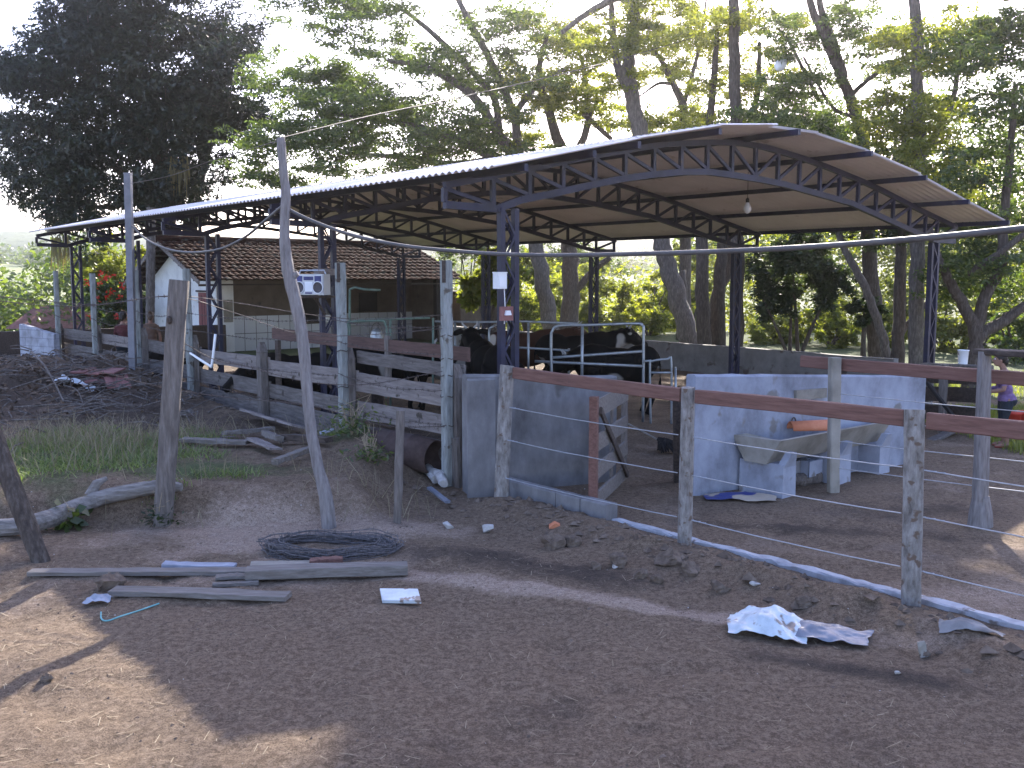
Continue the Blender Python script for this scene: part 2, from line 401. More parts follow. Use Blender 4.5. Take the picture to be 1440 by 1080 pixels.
so.rotation_euler = SUN.to_track_quat('Z', 'Y').to_euler()
vs = scene.view_settings
vs.view_transform = 'Standard'; vs.look = 'None'; vs.exposure = 1.95; vs.gamma = 1.0; vs.use_curve_mapping = False
scene.cycles.use_denoising = True
scene.cycles.max_bounces = 9; scene.cycles.diffuse_bounces = 6; scene.cycles.transmission_bounces = 5; scene.cycles.volume_bounces = 0
scene.cycles.sample_clamp_indirect = 8

# ================================================================== ground
def axis(lo, a, b, hi, d, g=1.09):
    xs = list(np.arange(a, b + d * .5, d)); st = d; v = a; left = []
    while v > lo: st *= g; v -= st; left.append(v)
    st = d; v = xs[-1]; right = []
    while v < hi: st *= g; v += st; right.append(v)
    return np.array(left[::-1] + xs + right)
gx = axis(-520, -6.5, 6.5, 520, .045); gy = axis(-30, 4.2, 14.5, 600, .045)
GX, GY = np.meshgrid(gx, gy)
GZ = hgt(GX, GY)
nx, ny = len(gx), len(gy)
V = np.stack([GX.ravel(), GY.ravel(), GZ.ravel()], 1)
idx = np.arange(nx * ny).reshape(ny, nx)
F = np.stack([idx[:-1, :-1].ravel(), idx[:-1, 1:].ravel(), idx[1:, 1:].ravel(), idx[1:, :-1].ravel()], 1)
def ground_mat():
    m, nt, out = newmat('farmyard_soil')
    at_ = N(nt, 'ShaderNodeAttribute'); at_.attribute_name = 'zone'
    tc = N(nt, 'ShaderNodeTexCoord')
    def noise(sc, de=8, ro=.6):
        n = N(nt, 'ShaderNodeTexNoise'); n.inputs['Scale'].default_value = sc; n.inputs['Detail'].default_value = de; n.inputs['Roughness'].default_value = ro
        nt.links.new(tc.outputs['Object'], n.inputs[0]); return n
    n1 = noise(1.4); n2 = noise(22, 12, .8); n3 = noise(85, 6, .8)
    soil = ramp(nt, n2.outputs[0], [(.28, (.055, .037, .025)), (.45, (.13, .092, .064)), (.58, (.215, .158, .114)), (.70, (.29, .222, .166)), (.8, (.40, .335, .27))])
    pale = ramp(nt, n2.outputs[0], [(.30, (.17, .122, .088)), (.5, (.31, .235, .185)), (.7, (.44, .36, .30))])
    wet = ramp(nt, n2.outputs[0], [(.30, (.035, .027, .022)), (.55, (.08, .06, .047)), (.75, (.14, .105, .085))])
    green = ramp(nt, n2.outputs[0], [(.30, (.04, .05, .022)), (.55, (.085, .105, .045)), (.75, (.15, .16, .075))])
    sep = N(nt, 'ShaderNodeSeparateColor'); nt.links.new(at_.outputs['Color'], sep.inputs[0])
    def fac(ch, k=1.5):
        a = N(nt, 'ShaderNodeMath'); a.operation = 'ADD'
        b = N(nt, 'ShaderNodeMath'); b.operation = 'MULTIPLY_ADD'; b.inputs[1].default_value = k; b.inputs[2].default_value = -k / 2
        nt.links.new(n1.outputs[0], b.inputs[0]); nt.links.new(sep.outputs[ch], a.inputs[0]); nt.links.new(b.outputs[0], a.inputs[1])
        r = ramp(nt, a.outputs[0], [(.3, (0, 0, 0)), (.7, (1, 1, 1))]); return r.outputs[0]
    col = soil.outputs[0]
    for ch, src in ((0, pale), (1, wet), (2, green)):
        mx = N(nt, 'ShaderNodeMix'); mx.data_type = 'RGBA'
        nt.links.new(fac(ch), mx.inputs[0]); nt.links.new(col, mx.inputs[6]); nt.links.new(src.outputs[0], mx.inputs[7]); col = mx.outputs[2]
    # pale flecks of straw and grit
    r3 = ramp(nt, n3.outputs[0], [(.66, (0, 0, 0)), (.71, (1, 1, 1))])
    mx = N(nt, 'ShaderNodeMix'); mx.data_type = 'RGBA'
    ml = N(nt, 'ShaderNodeMath'); ml.operation = 'MULTIPLY'; ml.inputs[1].default_value = .45
    nt.links.new(r3.outputs[0], ml.inputs[0]); nt.links.new(ml.outputs[0], mx.inputs[0]); nt.links.new(col, mx.inputs[6]); mx.inputs[7].default_value = (.38, .32, .26, 1)
    gr = ramp(nt, n3.outputs[0], [(.33, (.38, .36, .33)), (.5, (1, 1, 1)), (.66, (1.45, 1.42, 1.38))])
    m3 = N(nt, 'ShaderNodeMix'); m3.data_type = 'RGBA'; m3.blend_type = 'MULTIPLY'; m3.inputs[0].default_value = 1
    nt.links.new(mx.outputs[2], m3.inputs[6]); nt.links.new(gr.outputs[0], m3.inputs[7])
    b = N(nt, 'ShaderNodeBsdfPrincipled'); b.inputs['Roughness'].default_value = .95; b.inputs['Specular IOR Level'].default_value = .15
    nt.links.new(m3.outputs[2], b.inputs['Base Color'])
    ad = N(nt, 'ShaderNodeMath'); ad.operation = 'MULTIPLY_ADD'; ad.inputs[1].default_value = .35
    nt.links.new(n3.outputs[0], ad.inputs[0]); nt.links.new(n2.outputs[0], ad.inputs[2])
    bp = N(nt, 'ShaderNodeBump'); bp.inputs['Strength'].default_value = .9; bp.inputs['Distance'].default_value = .03
    nt.links.new(ad.outputs[0], bp.inputs['Height']); nt.links.new(bp.outputs[0], b.inputs['Normal'])
    nt.links.new(b.outputs[0], out.inputs[0]); return m
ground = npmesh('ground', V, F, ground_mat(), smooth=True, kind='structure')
s_ = (GX - O2.x) * C2.x + (GY - O2.y) * C2.y; u_ = (GX - O2.x) * A2.x + (GY - O2.y) * A2.y
def ell2(cx, cy, rx, ry, ang=0):
    dx = GX - cx; dy = GY - cy; c, s = math.cos(ang), math.sin(ang)
    return np.exp(-(((dx * c + dy * s) / rx) ** 2 + ((-dx * s + dy * c) / ry) ** 2))
outm = 1 - sst(-1.5, -1.2, s_)
pale = .9 * ell2(-2.2, 9.7, 1.7, .75) + .35 * ell2(-2.5, 8.0, 2.5, 1.1) + .8 * ell2(.6, 7.55, 2.6, .18, -.42) + .3 * ell2(3.6, 7.2, 1, 1.2)
pale = pale + .25 * (s_ > -.9) * (u_ < 2)
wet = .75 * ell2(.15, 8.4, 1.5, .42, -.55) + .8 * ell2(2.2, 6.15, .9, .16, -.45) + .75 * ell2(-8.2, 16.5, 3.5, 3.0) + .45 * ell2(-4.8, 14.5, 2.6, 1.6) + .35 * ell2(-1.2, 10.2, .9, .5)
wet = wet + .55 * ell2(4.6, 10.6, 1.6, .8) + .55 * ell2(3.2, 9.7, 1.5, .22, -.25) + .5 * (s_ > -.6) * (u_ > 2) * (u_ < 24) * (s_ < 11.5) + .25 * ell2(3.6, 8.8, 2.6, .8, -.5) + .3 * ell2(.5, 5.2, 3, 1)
green = .75 * ell2(-5.4, 11.6, 2.4, 1.3) + .5 * ell2(-3.0, 11.0, 1.2, .4) + .35 * ell2(-1.9, 12.6, .8, .8) + .30 * ell2(-.1, 8.2, .6, .3, -.5)
far = np.clip(sst(26, 34, GY) + sst(11.8, 13.0, s_) * sst(-4, -1, u_) + sst(-13, -20, GX), 0, 1)
green = np.maximum(green, far)
me = ground.data
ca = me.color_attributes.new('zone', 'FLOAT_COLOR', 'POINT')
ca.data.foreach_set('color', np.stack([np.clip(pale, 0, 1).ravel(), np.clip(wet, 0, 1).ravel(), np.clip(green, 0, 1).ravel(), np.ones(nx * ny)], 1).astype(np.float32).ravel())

# ================================================================== hills
def hills(name, y0, y1, x0, x1, hf, mat, nx=180, ny=60):
    xs = np.linspace(x0, x1, nx); ys = np.linspace(y0, y1, ny); X, Y = np.meshgrid(xs, ys)
    Z = hf(X, Y); V = np.stack([X.ravel(), Y.ravel(), Z.ravel()], 1); i = np.arange(nx * ny).reshape(ny, nx)
    F = np.stack([i[:-1, :-1].ravel(), i[:-1, 1:].ravel(), i[1:, 1:].ravel(), i[1:, :-1].ravel()], 1)
    return npmesh(name, V, F, mat, smooth=True, kind='structure')
M['hill_wood'] = pm('wooded_hill', [(.03, .05, .022), (.06, .09, .035), (.11, .14, .06)], .08, 1, 1, contrast=.6, bdist=3)
M['hill_grass'] = pm('pasture_hill', [(.08, .11, .04), (.15, .18, .07), (.22, .23, .11)], .05, 1, .4, contrast=.6, bdist=1)
def hf_far(X, Y):
    return -12 + (36 + 16 * fbm(X * .006 + 4, Y * .002, 3)) * sst(300, 520, Y) + 3 * fbm(X * .05, Y * .05, 3)
def hf_near(X, Y):
    return -12 + (16 + 10 * fbm(X * .012 + 1, Y * .004, 3)) * sst(120, 270, Y) + 1.5 * fbm(X * .06, Y * .06, 3) - 25 * sst(285, 400, Y)
hills('hills', 290, 700, -420, 480, hf_far, M['hill_wood'], 220, 50)
hills('pasture_hills', 110, 400, -260, 330, hf_near, M['hill_grass'], 200, 70)
# ================================================================== the open shed
def prof(pts, s): 
    xs, ys = zip(*pts); return float(np.interp(s, xs, ys))
ROOF = [(-1.05, 3.75), (0, 3.97), (1.34, 4.27), (2.93, 4.58), (4.2, 4.71), (4.75, 4.735), (5.4, 4.715), (6.73, 4.57), (8.46, 4.29), (10.0, 3.95), (11.75, 3.60)]
BOT = [(-1.0, 3.385), (-.2, 3.37), (.2, 3.50), (1.0, 3.66), (1.65, 3.81), (2.3, 3.93), (3.1, 4.045), (4.0, 4.106), (5.6, 4.046), (7.8, 3.804), (10.07, 3.34), (10.75, 3.22), (11.5, 3.22)]
TOP = lambda s: prof(ROOF, s) - .14
BAY = 4.83; U0 = -1.05; U1 = 19.95
shed = thing('open_shed', 'long open sided shed with arched corrugated roof on indigo steel trusses', 'shed', su(5, 9, 0))
# corrugated roof
pitch = .14; nper = 6
nu = int((U1 - U0) / pitch * nper)
us = np.linspace(U0, U1, nu); wave = .017 * np.sin((us - U0) / pitch * 2 * np.pi)
knots = [p for p in ROOF if p[0] not in (0, 4.75)]
Vs = []; Fs = []; base = 0
for i in range(len(knots) - 1):
    (sa, za), (sb, zb) = knots[i], knots[i + 1]
    za = prof(ROOF, sa); zb = prof(ROOF, sb)
    left = sb <= 4.3
    # upper sheets overlap lower ones
    if left: ext_a = .05 if i > 0 else 0; ext_b = 0
    else: ext_a = 0; ext_b = .05 if i < len(knots) - 2 else 0
    sl = (zb - za) / (sb - sa)
    s0 = sa - ext_a; s1 = sb + ext_b
    lift0 = .010 if ext_a else 0; lift1 = .010 if ext_b else 0
    frontjit = [0, .01, -.01, .0, .01, -.01, .01, .0, .01][i]
    for side in (0, 1):
        uu = us.copy(); uu = np.maximum(uu, U0 + (.17 if sa >= 4.1 else 0) + frontjit) if sa >= 4.1 else uu
        for (s, lf) in ((s0, lift0), (s1, lift1)):
            z = za + sl * (s - sa) + lf
            xy = np.array([O2.x + C2.x * s, O2.y + C2.y * s])
            P = np.stack([xy[0] + A2.x * uu, xy[1] + A2.y * uu, z + wave + (.008 if side else 0)], 1); Vs.append(P)
    for side in (0, 1):
        a = base + side * 2 * nu; k = np.arange(nu - 1)
        q = np.stack([a + k, a + k + 1, a + nu + k + 1, a + nu + k], 1)
        Fs.append(q if side == 0 else q[:, ::-1])
    k = np.arange(nu - 1)
    for off in (0, nu):
        q = np.stack([base + off + k, base + off + k + 1, base + 2 * nu + off + k + 1, base + 2 * nu + off + k], 1); Fs.append(q)
    for e in (0, nu - 1):
        Fs.append(np.array([[base + e, base + nu + e, base + 3 * nu + e, base + 2 * nu + e]]))
    base += 4 * nu
npmesh('roof', np.concatenate(Vs), np.concatenate(Fs), M['roof'], parent=shed, smooth=False)
# trusses
def truss(u):
    tr = None
    def P(s, z): return su(s, u, z)
    top = MB(); ss = list(np.linspace(-1.0, 11.55, 23))
    for p, q in zip(ss[:-1], ss[1:]): top.beam(P(p, TOP(p)), P(q, TOP(q) ), .07, .085, side=A2)
    tr = top.build('truss', M['steel'], shed)
    b = MB(); bs = [x for x, _ in BOT]
    bs2 = sorted(set([-1.0, -.2, .2, 11.5, 10.75] + list(np.linspace(.7, 10.3, 16))))
    for p, q in zip(bs2[:-1], bs2[1:]): b.beam(P(p, prof(BOT, p)), P(q, prof(BOT, q)), .075, .095, side=A2)
    b.build('bottom_chord', M['steel'], tr)
    wb = MB(); xs = [-1.0, -.25] + list(np.linspace(.35, 10.35, 18)) + [10.8, 11.48]
    for s in xs: wb.beam(P(s, prof(BOT, s) + .035), P(s, TOP(s) - .03), .055, .06, side=A2)
    for p, q in zip(xs[:-1], xs[1:]):
        if (p + q) / 2 < 5.2: wb.beam(P(p, TOP(p) - .04), P(q, prof(BOT, q) + .04), .045, .05, side=A2)
        else: wb.beam(P(q, TOP(q) - .04), P(p, prof(BOT, p) + .04), .045, .05, side=A2)
    wb.build('web_bars', M['steel'], tr)
    return tr
for k in range(5): truss(k * BAY)
def column(s, u):
    zt = prof(BOT, s) - .05
    m = MB()
    for d in (-.115, .115):
        m.beam(su(s + d, u, -.05), su(s + d, u, zt), .07, .09, side=C2)
    o = m.build('column', M['steel'], shed)
    l = MB(); n = 11
    for i in range(n):
        z0 = .05 + (zt - .1) * i / n; z1 = .05 + (zt - .1) * (i + 1) / n
        a, b = (-.085, .085) if i % 2 else (.085, -.085)
        for off in (-.04, .04): l.beam(su(s + a, u, z0) + A2 * off, su(s + b, u, z1) + A2 * off, .012, .03, side=A2)
    l.build('lacing', M['steel'], o)
for k in range(5):
    column(0, k * BAY); column(10.72, k * BAY)
for s in (-.55, .55, 1.34, 2.93, 4.75, 6.73, 8.46, 10.0, 11.6):
    m = MB(); m.beam(su(s, U0 + .02, prof(ROOF, s) - .075), su(s, U1 - .05, prof(ROOF, s) - .075), .06, .085, side=C2)
    m.build('purlin', M['steel'], shed)
# bulb hanging from the front truss
def bulb(name, label, p, top, r=.05, n_cord=5, parent_mat=None, group=None):
    t = thing(name, label, 'light bulb', p, group)
    b = MB(); b.lathe(p, [(.001, -1.35 * r), (.6 * r, -1.15 * r), (.95 * r, -.5 * r), (r, 0), (.85 * r, .55 * r), (.5 * r, 1.1 * r), (.38 * r, 1.5 * r)], 14)
    b.build('glass_bulb', M['milk_glass'], t, True)
    b = MB(); b.lathe(p, [(.42 * r, 1.45 * r), (.45 * r, 1.5 * r), (.45 * r, 2.3 * r), (.2 * r, 2.6 * r)], 12)
    b.build('socket', M['dark'], t, True)
    b = MB(); q = p + Vector((0, 0, 2.5 * r)); b.tube([q + (top - q) * (i / n_cord) for i in range(n_cord + 1)], .006, 5)
    b.build('cord', M['dark'], t)
    return t
M['milk_glass'] = pm('milky_bulb_glass', [(.72, .72, .74), (.8, .8, .82)], 3, .25, 0, spec=.5)
pb = onU(1051, 293, 1.9)
pt = Vector(pb); pt.z = 4.6
bulb('light_bulb', 'white light bulb hanging on a short cord beneath the shed roof', pb, pt, .075)

# meter box and wooden block on the near column
pc = onU(703, 395, -.12)
t = thing('meter_box', 'white electric meter box strapped to the nearest shed column', 'meter box', pc)
t['label'] = 'white electric meter box strapped to the indigo shed column above a wooden block'
b = MB(); b.box(pc, C2 * .075, A2 * .05, (0, 0, .10)); b.box(pc + Vector((0, 0, .105)), C2 * .08, A2 * .056, (0, 0, .008)); b.build('case', M['white_paint'], t)
b = MB(); b.box(pc - A2 * .053 - Vector((0, 0, .01)), C2 * .055, A2 * .004, (0, 0, .07)); b.build('cover', M['milk_glass'], t)
b = MB(); b.tube([pc + C2 * .07 + Vector((0, 0, -.1)), pc + C2 * .085 + Vector((0, 0, -.35)), pc + C2 * .07 + Vector((0, 0, -.55))], .006, 5); b.build('cord', M['milk_glass'], t)
pc2 = onU(712, 441, -.16)
t = thing('switch_block', 'wooden block with a small white switch fixed to the shed column', 'switch', pc2)
b = MB(); b.box(pc2, C2 * .10, A2 * .02, (0, 0, .09)); b.build('backing_block', M['red_tile'], t)
b = MB(); p = pc2 - A2 * .035 + Vector((0, 0, .01)); b.hexa([p + C2 * x + A2 * y + Vector((0, 0, z)) for z, k in ((-.03, .05), (.03, .03)) for x, y in ((-k, -.015), (k, -.015), (k, .014), (-k, .014))]); b.build('switch_plate', M['milk_glass'], t)

# radio on its shelf at the second column
pr = onU(440, 405, BAY - .25)
sh = thing('wall_shelf', 'small plank shelf on the second shed column carrying the radio', 'shelf', pr - Vector((0, 0, .2)))
b = MB(); c0 = onU(440, 417.5, BAY - .25); b.box(c0 + C2 * .06 + A2 * .02, C2 * .36, A2 * .16, (0, 0, .015)); b.build('plank', M['wood_dark'], sh)
b = MB(); b.beam(c0 + C2 * .1 + A2 * .12 - Vector((0, 0, .02)), su(-.1, BAY - .06, c0.z - .3), .03, .04, side=A2); b.build('bracket', M['wood_dark'], sh)
c0 = c0 + Vector((0, 0, .03))
fd = (Vector((0, 0, c0.z)) - c0); fd = Vector((-.35, -.94, 0)).normalized(); rd = Vector((-fd.y, fd.x, 0)) ; hh = .17
rt = thing('radio', 'silver cassette radio with two round speakers on the plank shelf', 'radio', c0)
bw = .27; bd = .1; cc = c0 + Vector((0, 0, hh))
b = MB(); b.box(cc, rd * bw, fd * bd, (0, 0, hh * .98)); b.box(cc + fd * (bd + .01), rd * bw * .96, fd * .012, (0, 0, hh * .9)); b.build('case', M['radio_grey'] if 'radio_grey' in M else M['galv'], rt)
M['radio_grey'] = pm('radio_silver_plastic', [(.42, .44, .50), (.52, .54, .6)], 4, .35, 0, metal=.3)
M['radio_white'] = pm('radio_white_plastic', [(.68, .7, .76), (.76, .78, .84)], 4, .35, 0)
M['speaker_dark'] = pm('speaker_mesh', [(.05, .045, .05), (.10, .09, .10)], 60, .7, .2)
M['radio_blue'] = pm('radio_blue_trim', [(.03, .035, .12), (.05, .06, .2)], 5, .4, 0)
f0 = cc + fd * (bd + .022)
for sx in (-1, 1):
    b = MB(); p = f0 + rd * (.175 * sx) - Vector((0, 0, .045)); b.lathe(p, [(.088, 0), (.09, .012), (.075, .018), (.07, .008), (.03, .012), (.001, .014)], 20, axis=fd)
    sp = b.build('speaker', M['speaker_dark'], rt, True)
    b = MB(); b.tube([p + fd * .012 + (rd * math.cos(t) + Vector((0, 0, 1)) * math.sin(t)) * .094 for t in np.linspace(0, 6.2832, 25)], .008, 6, cap=False); b.build('ring', M['radio_white'], sp, True)
    b = MB(); p = f0 + rd * (.175 * sx) + Vector((0, 0, .095)); b.box(p, rd * .06, fd * .008, (0, 0, .045)); b.build('tweeter', M['radio_blue'], rt)
b = MB(); p = f0 - Vector((0, 0, .03)); b.box(p, rd * .07, fd * .008, (0, 0, .075)); b.box(p + fd * .008, rd * .045, fd * .004, (0, 0, .035)); b.build('cassette_door', M['radio_white'], rt)
b = MB(); p = f0 - Vector((0, 0, .135)); 
for i in range(6): b.box(p + rd * (-.055 + .022 * i), rd * .009, fd * .01, (0, 0, .012))
b.build('buttons', M['radio_blue'], rt)
b = MB(); p = f0 + Vector((0, 0, .1)); b.box(p, rd * .09, fd * .006, (0, 0, .03)); b.build('dial', M['radio_blue'], rt)
b = MB(); b.tube([cc + rd * -.25 + Vector((0, 0, hh)), cc + rd * -.22 + Vector((0, 0, hh + .06)), cc + rd * .22 + Vector((0, 0, hh + .06)), cc + rd * .25 + Vector((0, 0, hh))], .013, 8); b.build('handle', M['radio_grey'], rt)
for o in rt.children:
    if o.name.startswith('case'): o.data.materials[0] = M['radio_grey']
pbx = onU(457, 383, BAY - .28)
b = MB(); b.box(pbx, C2 * .16, A2 * .09, (0, 0, .045)); b.box(pbx + Vector((0, 0, .052)), C2 * .17, A2 * .1, (0, 0, .008)); b.box(pbx - A2 * .095, C2 * .012, A2 * .008, (0, 0, .05))
tag(b.build('wooden_box', M['wood_pale']), 'small pale wooden box nailed to the shed column above the radio', 'box')
# ================================================================== posts and fences round the corral
def logpost(mb, p0, p1, r0, r1, n=12, rings=14, jit=.05, bend=.0, curve=None, rng=None, slant=0.0):
    rg = rng or random.Random(int(abs(p0.x * 100 + p0.y * 37)))
    pts = curve or [p0 + (p1 - p0) * (i / (rings - 1)) for i in range(rings)]
    m = len(pts); k0 = rg.uniform(0, 6); amp = [rg.uniform(-1, 1) for _ in range(4)]
    vs = []; fs = []
    for i, p in enumerate(pts):
        t = i / (m - 1); d = (pts[min(i + 1, m - 1)] - pts[max(0, i - 1)]).normalized()
        x = Vector((1, 0, 0)); x = (x - d * x.dot(d)).normalized(); y = d.cross(x)
        r = r0 + (r1 - r0) * t
        for k in range(n):
            a = 2 * math.pi * k / n
            rr = r * (1 + .10 * math.sin(2 * a + k0 + t * 1.1) * amp[0] + .10 * math.sin(3 * a + amp[1] * 5 + t * 2) + rg.uniform(-jit, jit))
            off = Vector((0, 0, slant * math.cos(a + k0) * r)) if i == m - 1 else Vector((0, 0, 0))
            vs.append(p + x * math.cos(a) * rr + y * math.sin(a) * rr + off)
    for i in range(m - 1):
        for k in range(n):
            a = i * n + k; b = i * n + (k + 1) % n; fs.append((a, b, b + n, a + n))
    fs.append(tuple(range(n - 1, -1, -1))); fs.append(tuple((m - 1) * n + k for k in range(n)))
    mb.add(vs, fs)
def wirepath(p, q, sag=.03, n=10, wob=.004, rng=rnd):
    out = []
    for i in range(n + 1):
        t = i / n; v = p + (q - p) * t; v = v - Vector((0, 0, sag * 4 * t * (1 - t))) + Vector((rng.uniform(-wob, wob), rng.uniform(-wob, wob), rng.uniform(-wob, wob))) * (1 if 0 < i < n else 0)
        out.append(v)
    return out
def barbed(mb, pts, r=.0045, step=.14):
    mb.tube(pts, r, 5)
    acc = 0
    for a, b in zip(pts[:-1], pts[1:]):
        L = (b - a).length; d = (b - a) / max(L, 1e-6); t = step - acc
        while t < L:
            c = a + d * t; s = d.orthogonal().normalized(); s2 = d.cross(s); an = rnd.uniform(0, 6.28)
            e = s * math.cos(an) + s2 * math.sin(an); e2 = e.cross(d)
            mb.tube([c - e * .022, c + e * .022], r * .7, 3); mb.tube([c - e2 * .02 + d * .008, c + e2 * .02 + d * .008], r * .7, 3)
            t += step
        acc = (acc + L) % step

# --- tall lichened posts carrying barbed wire
FS = -1.36
tall = thing('barbed_wire_fence', 'tall pale green wooden posts strung with sagging barbed wire along the corral', 'fence', su(FS, 4, 0))
TALLPX = [(627, 366), (479, 370), (262, 377), (190, 381), (130, 385), (78, 381)]
tall_pos = []
for i, (px, py) in enumerate(TALLPX):
    p = onS(px, py, FS); g = gz(p.x, p.y)
    tall_pos.append(Vector((p.x, p.y, p.z)))
    m = MB(); w = .125 if i < 2 else .115
    m.rough_beam(Vector((p.x, p.y, min(g, 0) - .25)), p, w, w * .95, C2, 16, .008, chamf=.2, bow=.015)
    # dark strip standing for the shade in a notch, first two posts
    o = m.build('post', M['post_green'], tall)
    if i < 2:
        m = MB(); q = p + Vector((0, 0, -.13)) - Vector((.02, w * .52, 0)); m.box(q, (.022, 0, 0), (0, .012, 0), (0, 0, .13)); m.build('notch_shade', M['wood_dark'], o)
m = MB()
for j, z in enumerate((.75, 1.18, 1.62, 1.9)):
    for a, b in zip(tall_pos[:-1], tall_pos[1:]):
        off = C2 * -.075
        pa = Vector((a.x, a.y, z + rnd.uniform(-.05, .05))) + off; pb_ = Vector((b.x, b.y, z + rnd.uniform(-.05, .05))) + off
        barbed(m, wirepath(pa, pb_, rnd.uniform(.04, .14), 12, .012), .0045)
for a, zs in ((tall_pos[0], (1.82, 1.55, 1.35, 1.1, .75)),):       # loops round the corner post
    for z in zs:
        pts = [Vector((a.x + math.cos(t) * .078, a.y + math.sin(t) * .078, z + .012 * math.sin(3 * t))) for t in np.linspace(0, 6.28, 12)]
        m.tube(pts, .006, 5, cap=False)
a = tall_pos[1]
for z in (1.5, 1.0, .7):
    m.tube([Vector((a.x + math.cos(t) * .078, a.y + math.sin(t) * .078, z + .012 * math.sin(3 * t))) for t in np.linspace(0, 6.28, 12)], .006, 5, cap=False)
m.build('barbed_wire', M['wire'], tall)

# --- plank corral fence: short pointed posts and boards
bf = thing('board_fence', 'weathered corral fence of wide horizontal boards between short pointed posts', 'fence', su(-1.25, 4, 0))
PS = -1.24
short = [(641, 512, .15, .13), (491, 489, .13, .12), (368, 481, .17, .13), (273, 471, .14, .12), (201, 461, .19, .13), (137, 457, .15, .12), (84, 455, .15, .13)]
sp_pos = []
for px, py, w_, d_ in short:
    p = onS(px, py, PS); sp_pos.append(p)
    m = MB(); zb = -.2; zs = p.z - .16
    dark = px in (84,)
    m.rough_beam(Vector((p.x, p.y, zb)), Vector((p.x, p.y, zs)), w_, d_, A2, 9, .007, chamf=.12)
    b0 = Vector((p.x, p.y, zs)); X = A2 * (w_ / 2); Y = C2 * (d_ / 2)
    m.hexa([b0 - X - Y, b0 + X - Y, b0 + X + Y, b0 - X + Y, p - X * .22 - Y * .7, p + X * .3 - Y * .7, p + X * .3 + Y * .7, p - X * .22 + Y * .7])
    m.build('post', M['wood_dark'] if dark else M['wood_grey'], bf)
# board rows: (top px at first post, bottom) measured at the bays
rows = [(.92, 1.17), (.56, .80), (.17, .47), (-.12, .16)]
order = sorted(sp_pos, key=lambda p: p.y)
rg = random.Random(5)
for bi, (a, b) in enumerate(zip(order[:-1], order[1:])):
    for ri, (z0, z1) in enumerate(rows):
        lift = (0, .03, .05, .06, .05, .05, .05)[bi]
        j = [rg.uniform(-.025, .025) for _ in range(4)]
        pa = Vector((a.x, a.y, (z0 + z1) / 2 + lift + j[0])) + C2 * (.085 + .004 * ri) - A2 * .08; pb_ = Vector((b.x, b.y, (z0 + z1) / 2 + lift + j[1])) + C2 * (.085 + .004 * ri) + A2 * .10
        if ri == 3: mat = M['wood_h']
        else: mat = M['wood_pale'] if (bi, ri) in ((0, 0), (1, 0), (0, 1), (2, 0), (4, 0)) else M['wood_h']
        m = MB(); m.rough_beam(pa, pb_, .035, (z1 - z0) + rg.uniform(-.03, .02), C2, 9, .006, chamf=.1, bow=.012)
        m.build('board', mat, bf)
# extra upper boards on the near two bays, reddish rail behind, short blocks
a, b = order[0], order[1]; c_ = order[2]
m = MB(); m.rough_beam(Vector((a.x, a.y, 1.37)) + C2 * .13, Vector((b.x, b.y, 1.40)) + C2 * .13, .03, .17, C2, 8, .006, chamf=.1); m.build('board', M['wood_h'], bf)
m = MB(); m.rough_beam(Vector((a.x, a.y, 1.58)) + C2 * .2 , Vector((c_.x, c_.y, 1.60)) + C2 * .2, .035, .17, C2, 8, .006, chamf=.1); m.build('rail', M['rail_old'], bf)
m = MB(); p = onS(545, 490, PS + .2); m.rough_beam(Vector((p.x, p.y, .9)), Vector((p.x, p.y, 1.72)), .10, .06, A2, 4, .006); m.build('post', M['wood_grey'], bf)
m = MB(); p = order[2] + C2 * .16 + A2 * -.25; m.rough_beam(Vector((p.x, p.y, .4)), Vector((p.x, p.y, 1.5)), .12, .05, A2, 4, .006); m.build('post', M['wood_dark'], bf)
m = MB(); p = order[0] + A2 * -.02 ; m.rough_beam(Vector((p.x, p.y, -.3)) - C2 * .06 - A2 * .09, Vector((p.x, p.y, .62)) - C2 * .08 - A2 * .07, .10, .08, A2, 5, .01); m.build('stub', M['wood_grey'], bf)

# --- round rustic posts
g = Gd(225, 735); tp = at(253, 394, g.y + .02)
m = MB(); logpost(m, g - Vector((0, 0, .3)), tp, .082, .096, 14, 22, .05, slant=.04)
o = tag(m.build('log_post', M['wood_grey']), 'thick upright log post with a flat sawn top beside the grass', 'post')
m = MB(); kp = at(238, 450, g.y - .06); m.ell(kp, (.03, .03, .04), 8, 6, .1); m.build('knot', M['wood_dark'], o)
g = Gd(557, 735); tp = at(563, 577, g.y)
m = MB(); m.rough_beam(g - Vector((0, 0, .2)), tp, .078, .065, (1, .2, 0), 10, .007, chamf=.25, bow=.02)
tag(m.build('stake', M['wood_grey']), 'short grey wooden stake standing in front of the rusty drum', 'stake')
g = Gd(62, 790); tp = at(-30, 560, g.y + .3)
m = MB(); logpost(m, g - Vector((0, 0, .1)) + (g - tp).normalized() * .1, tp, .078, .085, 14, 16, .06)
tag(m.build('leaning_log_post', M['bark']), 'dark leaning log post at the edge of the picture crossing the fallen log', 'post')
# tall crooked pole
g = Gd(466, 742); Yb = g.y
pxs = [(466, 742), (458, 700), (447, 655), (437, 600), (431, 540), (426, 480), (416, 425), (405, 380), (400, 330), (402, 275), (398, 235), (395, 194)]
pts = [at(x, y, Yb + .25 * (742 - y) / 540) for x, y in pxs]; pts[0] = g - Vector((0, 0, .25))
cv = crom(pts, 4); rs = lerp_list([.085, .07, .058, .056, .056, .058, .066, .066, .052, .047, .044, .042], len(cv))
m = MB(); m.tube(cv, rs, 12, jit=.06)
m.tube([cv[27] , cv[27] + Vector((.09, -.02, .05))], [.05, .025], 8, jit=.1)
cpole = tag(m.build('crooked_pole', M['pole_crook']), 'tall crooked bare tree pole carrying the grey hose and a thin wire', 'pole')
POLE_TOP = pts[-1]; POLE_HOSE = at(397, 288, Yb + .2)
